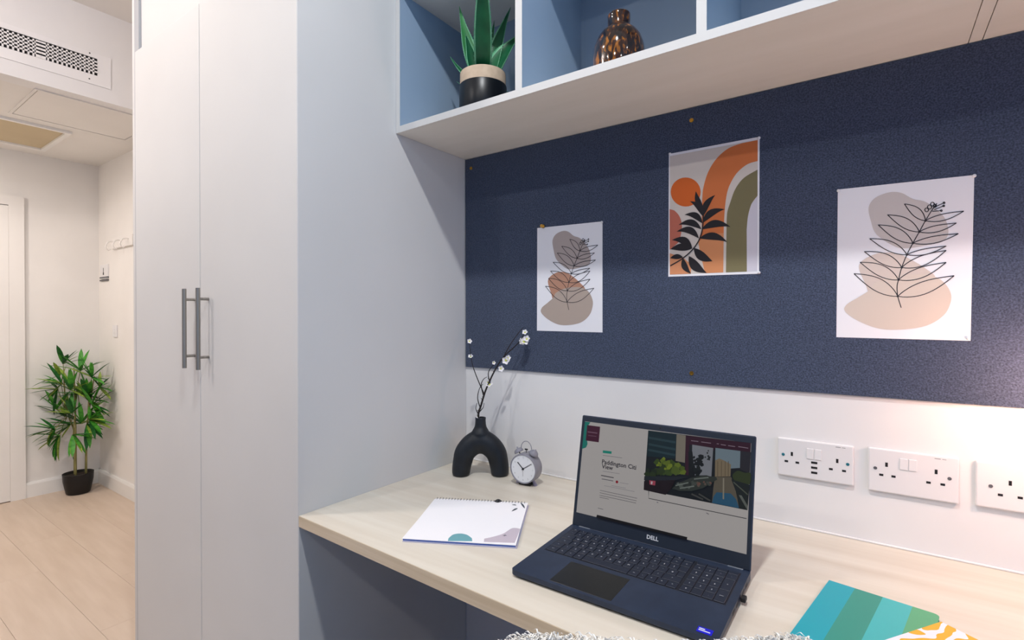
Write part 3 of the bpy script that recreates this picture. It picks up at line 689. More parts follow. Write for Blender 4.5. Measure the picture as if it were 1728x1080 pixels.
def bp(px_, py_, dz=0.0): return pixd(px_, py_, bd + dz)
neck_in = Vector((vase.location.x, vase.location.y, ZD + 0.150))
br = thing('blossom_branch', 'thin dark branch with small white blossoms in arch vase', 'branch', neck_in)
def rel(p_): return p_ - neck_in
mainp = [Vector((0, 0, 0))] + [rel(bp(*q)) for q in ((807, 700), (812, 683), (819, 660), (829, 637), (840, 616), (852, 600), (865, 588), (877, 576), (885, 562))]
obj('twig', tube(spline(mainp, 4, False), [0.0034 - 0.0023 * i / 36 for i in range(37)], 7), 'branch_dark', br, smooth=True)
side = [[(811, 690), (806, 672), (809, 656), (815, 648)], [(816, 668), (812, 650), (816, 640), (822, 636)], [(826, 645), (824, 630), (829, 620), (838, 612)], [(809, 695), (815, 688), (817, 680)],
        [(817, 665), (806, 640), (798, 618), (795, 603), (792, 578)], [(850, 602), (862, 580), (878, 558), (884, 552)], [(808, 700), (803, 690), (805, 680)]]
for sd in side:
    pp = [rel(bp(*q)) for q in sd]; sp_ = spline(pp, 4, False)
    obj('twig', tube(sp_, [0.0017 - 0.0011 * i / len(sp_) for i in range(len(sp_))], 6), 'branch_dark', br)
nubs = bmesh.new()
for i in range(26):
    t = random.random(); k = int(t * (len(mainp) - 3)) + 1; a = mainp[k].lerp(mainp[k + 1], random.random())
    dv = Vector((random.uniform(-1, 1), random.uniform(-1, 1), random.uniform(-0.2, 1))).normalized() * random.uniform(0.004, 0.009)
    tube_into(nubs, [a, a + dv * 0.6, a + dv], [0.0012, 0.0009, 0.0004], 5)
obj('buds', from_bm(nubs), 'branch_dark', br)
def petal_me(r):
    bm = bmesh.new(); nn = 8
    c0 = bm.verts.new((0, 0, 0)); prev = None
    ed = []
    for i in range(nn + 1):
        a = (i / nn - 0.5) * 1.5; rr = r * (1 - 0.25 * abs(i / nn - 0.5) * 2)
        ed.append((bm.verts.new((rr * 0.55 * math.cos(a), rr * 0.55 * math.sin(a) * 1.1, r * 0.12)), bm.verts.new((rr * math.cos(a * 0.8), rr * math.sin(a * 0.8), r * 0.42))))
    for a, b in zip(ed[:-1], ed[1:]):
        bm.faces.new((c0, a[0], b[0])); bm.faces.new((a[0], a[1], b[1], b[0]))
    return from_bm(bm)
pm = {}
def blossom(px_, py_, r_px, m='petal_white', np_=5):
    r = r_px * bd / FPX; key = round(r, 4)
    if key not in pm: pm[key] = petal_me(r)
    c = rel(bp(px_, py_)); e = bpy.data.objects.new('blossom', lathe([(0, -r * 0.2), (r * 0.3, 0), (r * 0.3, r * 0.12), (0, r * 0.25)], 8)); COL.objects.link(e); e.parent = br; e.location = c
    e.data.materials.append(MATS['petal_yellow'])
    e.rotation_euler = Vector((random.uniform(-0.5, 0.5), random.uniform(-0.5, 0.5), 1)).to_track_quat('Z', 'Y').to_euler()
    vdir = (-DIR + Vector((random.uniform(-0.5, 0.5), random.uniform(-0.4, 0.4), random.uniform(-0.1, 0.7)))).normalized()
    e.rotation_euler = vdir.to_track_quat('Z', 'Y').to_euler()
    for i in range(np_): obj('petal', pm[key], m, e, (0, 0, 0), (0, 0, i * 2 * PI / np_), True)
for q in ((884, 577, 8.5), (889, 572, 6), (886, 561, 5), (880, 578, 6), (854, 608, 7), (857, 604, 5), (845, 622, 5.5), (826, 649, 6.5), (833, 612, 3.5), (792, 576, 4.5), (794, 602, 4.5), (806, 702, 4), (823, 645, 4)): blossom(*q)

# ------------------------------------------------------------------ alarm clock
cb = pix(884, 819, 2, ZD)
R = 0.0405; ca = math.radians(4)
ck = thing('alarm_clock', 'small grey twin-bell alarm clock with white face on desk', 'clock', (cb.x, cb.y + 0.012, ZD), ca)
cz = R + 0.006
body = obj('case', lathe([(0, -0.019), (R * 0.9, -0.019), (R, -0.016), (R, 0.017), (R * 0.985, 0.0195), (R * 0.93, 0.0195), (R * 0.91, 0.0172), (0, 0.0172)], 44), 'clock_grey', ck, (0, 0, cz), (PI / 2, 0, 0), True)
face = obj('face', lathe([(0, 0.0176), (R * 0.91, 0.0176), (R * 0.91, 0.017)], 44), 'clock_face', ck, (0, 0, cz), (PI / 2, 0, 0))
nums = []
for h in range(1, 13):
    a = PI / 2 - h * PI / 6; nums.append((text_mesh(str(h), 0.0062, 'CENTER'), Matrix.Translation((R * 0.74 * math.cos(a), R * 0.74 * math.sin(a), 0.0178))))
obj('numerals', merge(nums), flat('#a9abb2'), face)
def hand(name, ang, ln, wd, m, z):
    o = obj(name, bx(-wd / 2, wd / 2, -ln * 0.15, ln, z, z + 0.0004), m, ck, (0, 0, cz), (0, 0, 0))
    o.matrix_basis = Matrix.Translation((0, 0, cz)) @ Matrix.Rotation(PI / 2, 4, 'X') @ Matrix.Rotation(-ang, 4, 'Z')
hand('hour_hand', math.radians(-47), R * 0.58, 0.0024, 'clock_hand', 0.0181)
hand('minute_hand', math.radians(57), R * 0.76, 0.0014, 'clock_hand', 0.0186)
hand('second_hand', math.radians(180), R * 0.5, 0.0005, 'grey_print', 0.0190)
obj('hand_boss', lathe([(0, 0.0205), (0.0026, 0.0203), (0.0028, 0.0178)], 12), 'clock_hand', ck, (0, 0, cz), (PI / 2, 0, 0))
bell = lathe([(0.013, 0), (0.0135, 0.001), (0.0118, 0.0062), (0.0075, 0.0102), (0.002, 0.0118), (0.0018, 0.0155), (0.0, 0.016)], 20)
for s in (-1, 1):
    a = PI / 2 - s * 0.52
    pos = Vector((math.cos(a), 0, math.sin(a)))
    o = obj('bell', bell, 'clock_grey', ck, Vector((0, 0, cz)) + pos * (R + 0.004), (0, s * 0.52, 0), True)
    obj('bell_post', tube([Vector((0, 0, cz)) + pos * (R - 0.001), Vector((0, 0, cz)) + pos * (R + 0.006)], 0.0016, 8), 'clock_hand', ck)
hp = [(0.0165 * math.cos(PI * i / 16), 0, cz + R + 0.0105 + 0.0205 * math.sin(PI * i / 16)) for i in range(17)]
obj('carry_handle', tube(hp, 0.0011, 8), 'clock_grey', ck)
hm = obj('hammer', tube([(0, 0, cz + R - 0.001), (0, 0, cz + R + 0.008)], 0.0009, 8), 'clock_hand', ck)
obj('hammer_head', tube([(-0.004, 0, 0), (0.004, 0, 0)], 0.0022, 8), 'clock_hand', ck, (0, 0, cz + R + 0.0085))
for s in (-1, 1):
    obj('foot', tube([(s * 0.020, 0.002, cz - R * 0.80), (s * 0.0265, 0.002, 0.0035)], [0.0032, 0.005], 10), 'clock_foot', ck)
    obj('foot_pad', lathe([(0, 0.0), (0.006, 0.0), (0.0065, 0.002), (0.004, 0.005), (0, 0.0055)], 14), 'clock_foot', ck, (s * 0.0265, 0.002, 0))
obj('rest_bar', bx(-0.018, 0.018, -0.012, 0.012, 0.0, 0.0075, 0.002), 'clock_hand', ck)

# ------------------------------------------------------------------ spiral notebook (wire bound pad)
nb_c = [Vector((-0.897, 0.925)), Vector((-0.689, 1.034)), Vector((-0.5735, 0.832)), Vector((-0.782, 0.7235))]   # TL TR BR BL
ncen = sum(nb_c, Vector((0, 0))) / 4; nang = math.atan2(*(nb_c[1] - nb_c[0]).yx)
NW, NH = 0.236, 0.2325
nb = thing('spiral_notebook', 'white wire-bound notepad with teal and mauve print on desk', 'notebook', (ncen.x, ncen.y, ZD), nang)
obj('back_cover', bx(-NW / 2, NW / 2, -NH / 2, NH / 2, 0, 0.0018, 0.0005, 1), 'page_edge', nb)
obj('page_block', bx(-NW / 2 + 0.001, NW / 2 - 0.003, -NH / 2 + 0.002, NH / 2 - 0.002, 0.0018, 0.0062), 'paper', nb)
fc = obj('front_cover', prism([(-NW / 2 + 0.0, -NH / 2), (NW / 2 - 0.002, -NH / 2), (NW / 2 - 0.002, NH / 2), (-NW / 2 + 0.004, NH / 2)], 0.0062, 0.0072), 'paper', nb)
obj('blue_edge', bx(-NW / 2 + 0.001, NW / 2 - 0.003, -NH / 2 + 0.0012, -NH / 2 + 0.002, 0.0028, 0.0056), 'blue_edge', nb)
HN = homography([(455, 135), (1585, 200), (1500, 690), (130, 580)], [(-NW / 2, NH / 2), (NW / 2, NH / 2), (NW / 2, -NH / 2), (-NW / 2, -NH / 2)])
def npoly(poly, c, z):
    o = obj('printed_shape', flat_poly([[HN(p_) for p_ in poly]]), c, nb, (0, 0, 0.0073 + z)); return o
npoly([(665, 622)] + spline([(670, 590), (720, 550), (800, 540), (880, 555), (945, 595)], 5, False) + [(955, 632)], 'print_teal', 0)
npoly([(1095, 642)] + spline([(1095, 605), (1200, 585), (1320, 550), (1420, 490), (1520, 500)], 5, False) + [(1470, 662)], 'print_mauve', 0)
for b, tp, wd in (((1545, 265), (1480, 195), 20), ((1460, 262), (1385, 298), 18), ((1440, 228), (1380, 222), 10), ((1365, 575), (1310, 578), 8), ((1345, 560), (1335, 590), 6)):
    u, d_ = lens(b, tp, wd, 4, 8); npoly(u + d_[::-1][1:-1], 'print_dark', 0.0001)
u, d_ = lens((1165, 178), (1262, 180), 40, -6, 8); npoly(u + d_[::-1][1:-1], flat('#14161c'), 0.0001)
ring = []
for k in range(12): a = 2 * PI * k / 12; ring.append((0, 0.0052 * math.cos(a), 0.0048 + 0.0046 * math.sin(a)))
ring_me = tube(ring, 0.00055, 5, True)
for i in range(30):
    obj('wire_ring', ring_me, 'wire', nb, (-NW / 2 + 0.008 + i * (NW - 0.018) / 29, NH / 2 - 0.001, 0.0004))
    
# ------------------------------------------------------------------ teal notebook and yellow notebook
tb = Vector((-0.0624, 1.0311)); tang = math.radians(-9.5)
BW, BH, BT = 0.146, 0.21, 0.007
tn = thing('striped_notebook', 'teal and green striped notebook with rounded corners on desk', 'notebook', (tb.x, tb.y, ZD), tang)
def rrect(x0, x1, y0, y1, r, sides='R'):
    P = [(x0, y0), (x1 - r, y0)]
    P += [(x1 - r + r * math.sin(a * PI / 12), y0 + r - r * math.cos(a * PI / 12)) for a in range(1, 7)]
    P += [(x1 - r + r * math.cos(a * PI / 12), y1 - r + r * math.sin(a * PI / 12)) for a in range(0, 7)]
    P += [(x0, y1)]; return P
obj('page_block', prism(rrect(0.001, BW - 0.002, -BH + 0.002, -0.002, 0.006), 0.0008, BT - 0.0008), 'teal_pages', tn)
obj('back_cover', prism(rrect(0, BW, -BH, 0, 0.008), 0.0, 0.0008), 'teal_b', tn)
cut = [0.0, 0.037, 0.075, 0.113, BW]
for i, c in enumerate(('teal_a', 'teal_b', 'teal_c', 'teal_d')):
    a, b = cut[i], cut[i + 1]
    poly = rrect(a, b, -BH, 0, 0.008) if i == 3 else [(a, -BH), (b, -BH), (b, 0), (a, 0)]
    obj('cover_stripe', prism(poly, BT - 0.0008, BT), c, tn)
obj('spine', bx(-0.0008, 0.0, -BH, 0, 0, BT), 'teal_a', tn)
y1 = pix(1496, 1079, 2, ZD + BT + 0.006); y2 = pix(1588, 1049, 2, ZD + BT + 0.006)
ya = math.atan2(y2.y - y1.y, y2.x - y1.x)
yn = thing('patterned_notebook', 'yellow and white swirl-patterned notebook lying over teal notebook', 'notebook', (y2.x, y2.y, ZD + BT + 0.0001), ya)
# local x towards the top right corner, so the block runs to -x and -y
obj('page_block', prism([(x, y) for x, y in [(-0.208, -0.146), (-0.002, -0.146), (-0.002, -0.002), (-0.208, -0.002)]], 0.0006, 0.0054), 'teal_pages', yn)
obj('back_cover', bx(-0.21, 0, -0.148, 0, 0, 0.0006), 'swirl', yn)
obj('front_cover', bx(-0.21, 0, -0.148, 0, 0.0054, 0.006), 'swirl', yn)

# ------------------------------------------------------------------ tortoiseshell bottle vase on the shelf
bt = pix(1044.5, 60, 1, 1.115)
bot = thing('bottle_vase', 'round brown tortoiseshell glass bottle vase on open shelf', 'vase', (bt.x, bt.y, ZS2))
bot_prof = [(0, 0.0), (0.046, 0.0), (0.051, 0.004), (0.0565, 0.03), (0.0592, 0.06), (0.0595, 0.085), (0.0572, 0.108), (0.051, 0.130), (0.042, 0.145), (0.032, 0.1545), (0.0272, 0.158), (0.0258, 0.163), (0.0258, 0.184), (0.0262, 0.190), (0.0248, 0.193), (0.0215, 0.193), (0.021, 0.165), (0, 0.162)]
obj('glass_body', lathe([(a_, b_ * 0.905) for a_, b_ in bot_prof], 56), 'tortoise', bot, smooth=True)

# ------------------------------------------------------------------ agave in a two-tone pot on the shelf
ap = pix(815, 120, 1, 1.115)
ag = thing('potted_agave', 'spiky green agave plant in black pot on open shelf', 'plant', (ap.x, ap.y, ZS2))
PR = 0.0655; PH = 0.145
obj('pot', lathe([(0, 0), (PR - 0.003, 0), (PR, 0.003), (PR, PH - 0.036), (PR * 0.99, PH - 0.0345)], 48), 'pot_black', ag, smooth=True)
obj('pot_rim', lathe([(PR * 0.965, PH - 0.036), (PR * 0.965, PH - 0.002), (PR * 0.95, PH), (PR * 0.88, PH), (PR * 0.88, PH - 0.02), (PR * 0.88, PH - 0.03)], 48), 'pot_cream', ag, smooth=True)
obj('soil', lathe([(0, PH - 0.014), (PR * 0.5, PH - 0.012), (PR * 0.885, PH - 0.017)], 32), 'soil', ag)
def agave_leaf(base, tip, wd, face_dir, bend=0.0, m='agave_green', cup=0.35, n=14):
    base = Vector(base); tip = Vector(tip); ax = tip - base; L = ax.length; fd = Vector(face_dir); fd = (fd - ax.normalized() * fd.dot(ax.normalized())).normalized()
    sd = ax.normalized().cross(fd).normalized()
    bm = bmesh.new(); rows_ = []
    for i in range(n + 1):
        s = i / n; c = base + ax * s + fd * (-bend * 4 * s * (1 - s))
        h = wd * 0.5 * (0.62 + 0.38 * math.sin(PI * min(1, s * 1.15 + 0.12))) * (1 - s ** 2.6) + 0.0004
        th = 0.0045 * (1 - s) + 0.0006; row_ = []
        for u_ in (-1, -0.82, -0.5, 0, 0.5, 0.82, 1): row_.append(bm.verts.new(c + sd * (h * u_) + fd * (cup * h * u_ * u_)))
        for u_ in (0.82, 0.5, 0, -0.5, -0.82): row_.append(bm.verts.new(c + sd * (h * u_) + fd * (cup * h * u_ * u_ - th)))
        rows_.append(row_)
    k = len(rows_[0])
    for a, b in zip(rows_[:-1], rows_[1:]):
        for j in range(k):
            f = bm.faces.new((a[j], a[(j + 1) % k], b[(j + 1) % k], b[j])); f.material_index = 1 if j in (0, 5, 6, 11) else 0
    bm.faces.new(rows_[0]); bm.faces.new(rows_[-1])
    # marginal teeth
    for i in range(1, n * 2 - 2):
        s = i / (n * 2); c = base + ax * s + fd * (-bend * 4 * s * (1 - s))
        h = wd * 0.5 * (0.62 + 0.38 * math.sin(PI * min(1, s * 1.15 + 0.12))) * (1 - s ** 2.6) + 0.0004
        for sg in (-1, 1):
            p_ = c + sd * (h * sg) + fd * (cup * h)
            q = [bm.verts.new(p_ + ax.normalized() * 0.0014 - sd * sg * 0.0006), bm.verts.new(p_ - ax.normalized() * 0.0014 - sd * sg * 0.0006), bm.verts.new(p_ + sd * sg * 0.0024 + ax.normalized() * 0.001)]
            f = bm.faces.new(q); f.material_index = 1
    me = bpy.data.meshes.new('leaf'); bmesh.ops.recalc_face_normals(bm, faces=[f for f in bm.faces if len(f.verts) > 3]); bm.to_mesh(me); bm.free()
    for p_ in me.polygons: p_.use_smooth = True
    me.materials.append(MATS[m]); me.materials.append(MATS['agave_edge'])
    return obj('leaf', me, None, ag)
PXM = 1.42 / FPX   # metres per photo pixel at the pot
def al(bx_, by_, tx, ty, wpx, dback, fd, m='agave_green', bend=0.0, cup=0.35, db=0.0):
    b = RGT * ((bx_ - 815) * PXM) + DIR * db + Vector((0, 0, PH - 0.014)); t = RGT * ((tx - 815) * PXM) + DIR * dback + Vector((0, 0, PH + (113 - ty) * PXM))
    if dback < -0.1: t = pixd(tx, ty, 1.42 + dback) - ag.location
    agave_leaf(b, t, wpx * PXM, fd, bend, m, cup)
F = -DIR
al(816, 0, 814, -115, 30, -0.25, F, 'agave_green', 0.0, 0.25, -0.012)
al(806, 0, 777, 8, 29, -0.03, F + RGT * 0.5, 'agave_pale', 0.008, 0.4, -0.01)
al(806, 0, 788, 58, 22, -0.045, F + RGT * 0.2, 'agave_green', 0.004, 0.4, -0.02)
al(826, 0, 862, -12, 31, 0.03, F - RGT * 0.6, 'agave_green', -0.008, 0.4, 0.01)
al(830, 0, 884, 40, 42, 0.0, F - RGT * 0.7 + Vector((0, 0, 0.3)), 'agave_green', -0.012, 0.4, 0.0)
al(820, 0, 833, 4, 16, 0.05, F, 'agave_green', 0.0, 0.3, 0.02)
al(803, 0, 756, 66, 20, 0.05, F * 0.3 + Vector((0, 0, 1)), 'agave_green', 0.008, 0.3, 0.02)
al(806, 0, 767, 107, 18, 0.06, Vector((0, 0, 1)) + F * 0.2, 'agave_green', 0.01, 0.3, 0.02)
al(826, 0, 866, 122, 18, 0.07, Vector((0, 0, 1)) + F * 0.2, 'agave_green', 0.012, 0.3, 0.02)
al(812, 0, 800, 20, 18, 0.06, F, 'agave_green', 0.0, 0.3, 0.03)
al(815, 0, 846, 62, 18, 0.09, F + Vector((0, 0, 0.5)), 'agave_green', 0.004, 0.3, 0.03)

# ------------------------------------------------------------------ bamboo in the corridor corner
pp0 = pix(132, 816, 2, 0.0)
pot_xy = Vector((-4.455, 0, 0)); pr_ = pix(132, 800, 0, -4.455); pot_xy.y = pr_.y
bdep = pot_xy.dot(DIR); BPX = bdep / FPX
bam = thing('potted_bamboo', 'artificial bamboo plant in small black pot in corridor corner', 'plant', (pot_xy.x, pot_xy.y, 0))
obj('pot', lathe([(0, 0), (0.058, 0), (0.066, 0.006), (0.082, 0.09), (0.0845, 0.135), (0.0855, 0.14), (0.080, 0.14), (0.077, 0.12), (0, 0.118)], 28), 'plastic_pot', bam, smooth=True)
obj('soil', lathe([(0, 0.126), (0.078, 0.121)], 20), 'soil', bam)
ybase = 817
def bpt(px_, py_, dp=0.0): return RGT * ((px_ - 132) * BPX) + DIR * dp + Vector((0, 0, (ybase - py_) * BPX))
canes = [[(122, 790), (122, 740), (121, 712), (113, 690), (106, 655), (104, 615)], [(132, 790), (132, 730), (132, 690), (131, 640), (130, 605)], [(141, 790), (142, 735), (144, 700), (150, 660), (156, 620)]]
cobj = []
for i, c in enumerate(canes):
    P_ = spline([bpt(x_, y_, (0.02, -0.02, 0.02)[i]) for x_, y_ in c], 5, False)
    o = obj('cane', tube(P_, [0.0075 - 0.005 * j / len(P_) for j in range(len(P_))], 7), 'bamboo_cane', bam, smooth=True); cobj.append(o)
lv_bm = bmesh.new(); L_ = []
for i in range(6):
    s = i / 5; h = 0.062 * math.sin(PI * (s * 0.86 + 0.10)) ** 0.9 if i < 5 else 0.0
    z_ = -0.10 * s * s
    L_.append((lv_bm.verts.new((s, h, z_ + 0.02 * (h > 0))), lv_bm.verts.new((s, 0, z_)), lv_bm.verts.new((s, -h, z_ + 0.02 * (h > 0)))))
for a, b in zip(L_[:-1], L_[1:]):
    lv_bm.faces.new((a[0], a[1], b[1], b[0])); lv_bm.faces.new((a[1], a[2], b[2], b[1]))
bmesh.ops.remove_doubles(lv_bm, verts=lv_bm.verts, dist=1e-5)
leaf_src = from_bm(lv_bm); leaf_mes = []
for m_ in ('bamboo_leaf', 'bamboo_leaf_light', 'bamboo_leaf_dark'):
    q = leaf_src.copy(); q.materials.append(MATS[m_]); leaf_mes.append(q)
rng = random.Random(11)
# twig ends (photo pixels), spread direction of the leaf fan in degrees (0 = right, 90 = up), cane index
nodes = [((108, 618), 150, 0), ((100, 600), 110, 0), ((112, 640), 190, 0), ((128, 612), 110, 1), ((126, 630), 160, 1), ((140, 640), 60, 1), ((155, 622), 70, 2), ((160, 640), 30, 2), ((150, 650), 90, 2), ((160, 668), 20, 2), ((148, 680), -10, 2),
         ((152, 700), -20, 2), ((140, 700), 100, 1), ((134, 680), 120, 1), ((128, 700), 170, 1), ((104, 690), 150, 0), ((96, 700), 190, 0), ((112, 705), 200, 0), ((118, 716), 220, 0), ((100, 675), 120, 0), ((138, 715), -40, 1), ((146, 660), 50, 2), ((136, 655), 80, 1), ((164, 690), 10, 2)]
for (nx, ny), ang, ci in nodes:
    d0 = rng.uniform(-0.10, 0.06)
    c = bpt(nx, ny, d0)
    for j in range(12):
        a = math.radians(ang + rng.uniform(-75, 75)); ln = rng.uniform(0.105, 0.185)
        dv = RGT * math.cos(a) + Vector((0, 0, math.sin(a) * 0.8 - 0.15)) + DIR * rng.uniform(-0.55, 0.3)
        q = dv.to_track_quat('X', 'Z').to_euler(); r_ = rng.random()
        tip = pot_xy + c + dv.normalized() * ln
        if tip.x < XL + 0.02 or tip.y > YC - 0.02: continue
        o = obj('leaf', leaf_mes[1 if r_ < 0.22 else 2 if r_ < 0.5 else 0], None, cobj[ci], c, q, True)
        o.scale = (ln, ln * 1.45, ln)
    src = bpt(*canes[ci][3], 0.0)
    obj('twig', tube([src, (src + c) / 2 + Vector((0, 0, 0.01)), c], 0.0022, 5), 'bamboo_cane', cobj[ci])

# ------------------------------------------------------------------ air grille on the bulkhead
GY0, GY1, GZ0, GZ1 = 0.03, 0.905, 2.418, 2.497
gr = thing('air_grille', 'long white air-conditioning grille with dark openings on bulkhead', 'vent', (XBULK, 0.45, 2.37))
def gpart(name, y0, y1, z0, z1, x0, x1, m): return obj(name, bx(x0, x1, y0 - 0.45, y1 - 0.45, z0 - 2.37, z1 - 2.37), m, gr)
gpart('backing', GY0, GY1, GZ0, GZ1, 0.0005, 0.0012, 'vent_dark')
gpart('face_plate', GY0 - 0.05, 0.96, 2.370, GZ0, 0.0, 0.005, 'vent_white')
gpart('face_plate', GY0 - 0.05, 0.96, GZ1 + 0.006, GZ1 + 0.03, 0.0, 0.005, 'vent_white')
gpart('face_plate', GY1, 0.96, GZ0, GZ1 + 0.006, 0.0, 0.005, 'vent_white')
gpart('shadow_gap', GY0, GY1, GZ1, GZ1 + 0.006, 0.0005, 0.001, 'vent_dark')
y = GY1 - 0.0172
while y > GY0:
    wide = 0.006
    if abs(y - 0.69) < 0.0087: wide = 0.018
    gpart('vertical_bar', y - wide / 2, y + wide / 2, GZ0, GZ1, 0.0012, 0.009, 'vent_white'); y -= 0.0172
for k in range(1, 5):
    z = GZ0 + k * 0.0168
    gpart('horizontal_bar', GY0, GY1, z - 0.0035, z + 0.0035, 0.0012, 0.009, 'vent_white')
sc = lathe([(0, 0.001), (0.003, 0.0008), (0.0034, 0)], 10)
for (yy, zz) in ((0.874, 2.52), (0.872, 2.392)):
    obj('screw', sc, 'slot_black', gr, (0.005, yy - 0.45, zz - 2.37), (0, PI / 2, 0))

# ------------------------------------------------------------------ corridor ceiling panels
hp_ = thing('ceiling_hatch', 'beige recessed square panel in the corridor ceiling', 'ceiling hatch', (-4.15, 0.7, ZBULK))
hx0, hx1, hy0, hy1 = -4.41, -3.90, 0.44, 0.95
obj('panel', bx(hx0 + 4.15, hx1 + 4.15, hy0 - 0.7, hy1 - 0.7, -0.003, 0), 'hatch_beige', hp_)
fw = 0.025
for (a, b, c, d_) in ((hx0 - fw, hx1 + fw, hy1, hy1 + fw), (hx0 - fw, hx1 + fw, hy0 - fw, hy0), (hx0 - fw, hx0, hy0, hy1), (hx1, hx1 + fw, hy0, hy1)):
    obj('frame_strip', bx(a + 4.15, b + 4.15, c - 0.7, d_ - 0.7, -0.014, 0), 'skirting_paint', hp_)
ac = thing('access_panel', 'white flush access panel in the ceiling behind bulkhead', 'access panel', (-3.53, 0.9, ZBULK))
obj('panel', bx(-0.24, 0.24, -0.2, 0.3, -0.004, 0, 0.001, 1), 'ceiling_paint', ac)
obj('frame', boxes([(-0.255, 0.255, -0.215, -0.204, -0.006, 0), (-0.255, 0.255, 0.304, 0.315, -0.006, 0), (-0.255, -0.244, -0.204, 0.304, -0.006, 0), (0.244, 0.255, -0.204, 0.304, -0.006, 0)]), 'ceiling_paint', ac)

# ------------------------------------------------------------------ corridor wall fittings
hk = thing('coat_hooks', 'pale coat hook rail on the corridor side wall', 'coat hooks', (-4.13, YC, 1.70))
obj('rail', bx(-0.19, 0.19, -0.018, 0, -0.025, 0.045, 0.002), 'corridor_paint', hk)
for x_ in (-0.13, 0.0, 0.13): obj('hook', tube(spline([(x_, -0.018, 0.02), (x_, -0.05, 0.015), (x_, -0.065, -0.02), (x_, -0.05, -0.04), (x_, -0.04, -0.03)], 4, False), 0.005, 7), 'corridor_paint', hk)
cc = pix(177.5, 459, 1, YC)
nc = thing('control_panel', 'small white control panel with dark marks on corridor wall', 'control panel', (cc.x, YC, cc.z - 0.06))
obj('plate', bx(-0.075, 0.075, -0.01, 0, 0.012, 0.112, 0.002), 'plastic_white', nc)
obj('symbol', boxes([(-0.008, 0.008, -0.0112, -0.0098, 0.038, 0.056), (-0.003, 0.003, -0.0112, -0.0098, 0.05, 0.088)]), 'slot_black', nc)
for z in (-0.004, 0.016): obj('dark_strip', bx(-0.075, 0.075, -0.0115, 0, z, z + 0.009), 'grey_print', nc)
c2 = pix(195.5, 559, 1, YC)
ls = thing('light_switch', 'small white light switch on corridor wall behind plant', 'switch', (c2.x, YC, c2.z - 0.04))
obj('plate', bx(-0.035, 0.035, -0.008, 0, 0.0, 0.083, 0.002), 'plastic_white', ls)
obj('rocker', bx(-0.012, 0.012, -0.011, -0.007, 0.028, 0.056, 0.001), 'switch_white', ls)

# ------------------------------------------------------------------ fleece-covered chair at the desk
cc0 = DIR * 0.47 + RGT * 0.134
ch = thing('fleece_chair', 'wooden desk chair with fluffy cream fleece back at the desk', 'chair', (cc0.x, cc0.y, 0), YAW)
CT = 0.906; CW = 0.196
def back_pt(u_, v_, side):
    """u_ -1..1 across, v_ 0..1 up, side -1 rear / +1 front (local y towards the desk)"""
    top = CT - 0.06 * abs(u_) ** 6 - 0.004 * math.sin(u_ * 5 + 1.0)
    z = 0.44 + (top - 0.44) * v_
    return Vector((u_ * CW, 0.02 * u_ * u_ - 0.06 * (v_ - 1) * 0.6 + side * 0.022 * (1 - v_ ** 10), z))
bm = bmesh.new(); NU, NV = 28, 20
gridf = [[bm.verts.new(back_pt(-1 + 2 * i / NU, j / NV, 1)) for i in range(NU + 1)] for j in range(NV + 1)]
gridb = [[bm.verts.new(back_pt(-1 + 2 * i / NU, j / NV, -1)) for i in range(NU + 1)] for j in range(NV + 1)]
for g in (gridf, gridb):
    for j in range(NV):
        for i in range(NU): bm.faces.new((g[j][i], g[j][i + 1], g[j + 1][i + 1], g[j + 1][i]))
for i in range(NU):
    bm.faces.new((gridf[0][i], gridf[0][i + 1], gridb[0][i + 1], gridb[0][i])); bm.faces.new((gridf[NV][i], gridf[NV][i + 1], gridb[NV][i + 1], gridb[NV][i]))
for j in range(NV):
    bm.faces.new((gridf[j][0], gridf[j + 1][0], gridb[j + 1][0], gridb[j][0])); bm.faces.new((gridf[j][NU], gridf[j + 1][NU], gridb[j + 1][NU], gridb[j][NU]))
bmesh.ops.remove_doubles(bm, verts=bm.verts, dist=1e-5)
obj('backrest', from_bm(bm), 'fleece', ch, smooth=True)
fr = random.Random(5); V = []; Fc = []
for i in range(26000):
    v_ = 1 - abs(fr.gauss(0, 0.16)) if i < 19000 else fr.random()
    if v_ < 0: continue
    u_ = fr.uniform(-1, 1); sd_ = fr.choice((-1, 1)); p_ = back_pt(u_, v_, sd_)
    nrm = Vector((u_ * 0.5 * abs(u_) ** 3, sd_ * (1 - v_ ** 6) + fr.gauss(0, 0.2), max(0, v_ - 0.8) * 5 + fr.gauss(0, 0.25))).normalized()
    s = nrm.orthogonal().normalized(); s.rotate(Matrix.Rotation(fr.random() * 6.28, 3, nrm)); t = nrm.cross(s)
    ln = fr.uniform(0.004, 0.009); w_ = 0.0009
    a = p_ - nrm * 0.001; b = p_ + nrm * ln * 0.6 + s * ln * 0.5; c = p_ + nrm * ln * 0.95 + s * ln * 0.1 + t * ln * 0.5; d_ = p_ + nrm * ln * 0.7 - s * ln * 0.4 + t * ln * 0.5
    k = len(V); V += [a + t * w_, a - t * w_, b + t * w_, b - t * w_, c + s * w_, c - s * w_, d_]
    Fc += [(k, k + 1, k + 3, k + 2), (k + 2, k + 3, k + 5, k + 4), (k + 4, k + 5, k + 6)]
me = bpy.data.meshes.new('fleece_tufts'); me.from_pydata([tuple(q) for q in V], [], Fc); me.update()
tag(obj('fleece_curls', me, 'fleece', ch), kind='stuff')
obj('seat', bx(-0.2, 0.2, -0.01, 0.40, 0.43, 0.475, 0.018, 3), 'fleece', ch, smooth=True)
for sx_ in (-1, 1):
    obj('leg', tube([(sx_ * 0.165, 0.36, 0.435), (sx_ * 0.185, 0.385, 0.0138)], [0.018, 0.012], 12), 'chair_wood', ch)
    obj('leg', tube([(sx_ * 0.165, 0.03, 0.435), (sx_ * 0.185, 0.0, 0.0138)], [0.018, 0.012], 12), 'chair_wood', ch)

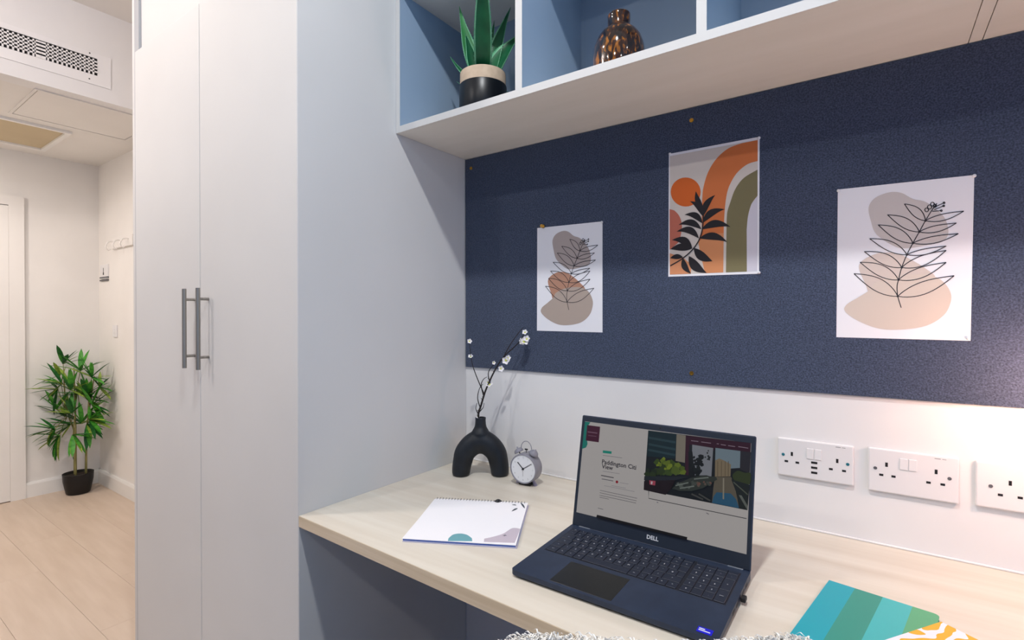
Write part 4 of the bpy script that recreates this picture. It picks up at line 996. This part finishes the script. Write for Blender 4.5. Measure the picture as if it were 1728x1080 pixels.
# ------------------------------------------------------------------ wall lamp by the desk (just right of the frame) and ceiling downlights
wlx = 0.272
wl_ = thing('wall_lamp', 'opal globe wall lamp on the pinboard beside the leaf print', 'lamp', (wlx, YPB, 1.09))
obj('wall_plate', lathe([(0, 0.012), (0.026, 0.012), (0.03, 0.008), (0.03, 0)], 24), 'lamp_metal', wl_, (0, 0, 0), (PI / 2, 0, 0))
obj('arm', tube([(0, -0.01, 0), (0, -0.075, 0)], 0.006, 10), 'lamp_metal', wl_)
obj('globe', lathe([(0.042 * math.sin(PI * i / 16), -0.042 * math.cos(PI * i / 16)) for i in range(17)], 28), 'globe', wl_, (0, -0.115, 0), smooth=True)
DLN = ('in front of the wardrobe doors', 'above the desk laptop', 'above the desk end by the window', 'in the room middle facing the wardrobe', 'in the room middle facing the desk', 'in the room corner by the window')
for (x, y), dn_ in zip(DOWN, DLN):
    dl = thing('ceiling_downlight', 'round white recessed ceiling downlight ' + dn_, 'light', (x, y, CEIL), group='ceiling downlights of the room')
    obj('trim_ring', lathe([(0.052, -0.012), (0.06, -0.012), (0.066, -0.006), (0.066, 0), (0.05, 0)], 28), 'plastic_white', dl)
    obj('diffuser', lathe([(0, -0.006), (0.05, -0.006), (0.05, 0)], 24), 'spot_glow', dl)
ep = thing('fill_globe', 'opal fill globe added near the entrance to brighten the bulkhead', 'lamp', (-2.3, -0.4, CEIL))  # unseen globe, added as fill for the bulkhead
obj('ceiling_rose', lathe([(0, -0.02), (0.05, -0.02), (0.055, 0)], 24), 'lamp_metal', ep)
obj('rod', tube([(0, 0, -0.02), (0, 0, -0.12)], 0.006, 10), 'lamp_metal', ep)
obj('globe', lathe([(0.08 * math.sin(PI * i / 20), -0.08 * math.cos(PI * i / 20)) for i in range(21)], 32), 'fill_globe_glow', ep, (0, 0, -0.195), smooth=True)
rg = thing('bounce_mat', 'dark navy floor mat added under the desk to cut bounce light', 'bounce_mat', (-0.08, 0.25, 0))  # unseen, added to absorb floor bounce below the desk
obj('pile', bx(-0.9, 0.9, -0.9, 0.9, 0.0005, 0.012, 0.004, 2), 'bounce_mat_navy', rg)
for sy_ in (-1, 1): obj('border', bx(-0.9, 0.9, sy_ * 0.915 - 0.014, sy_ * 0.915 + 0.014, 0.0005, 0.009, 0.003, 1), 'bounce_mat_navy', rg)
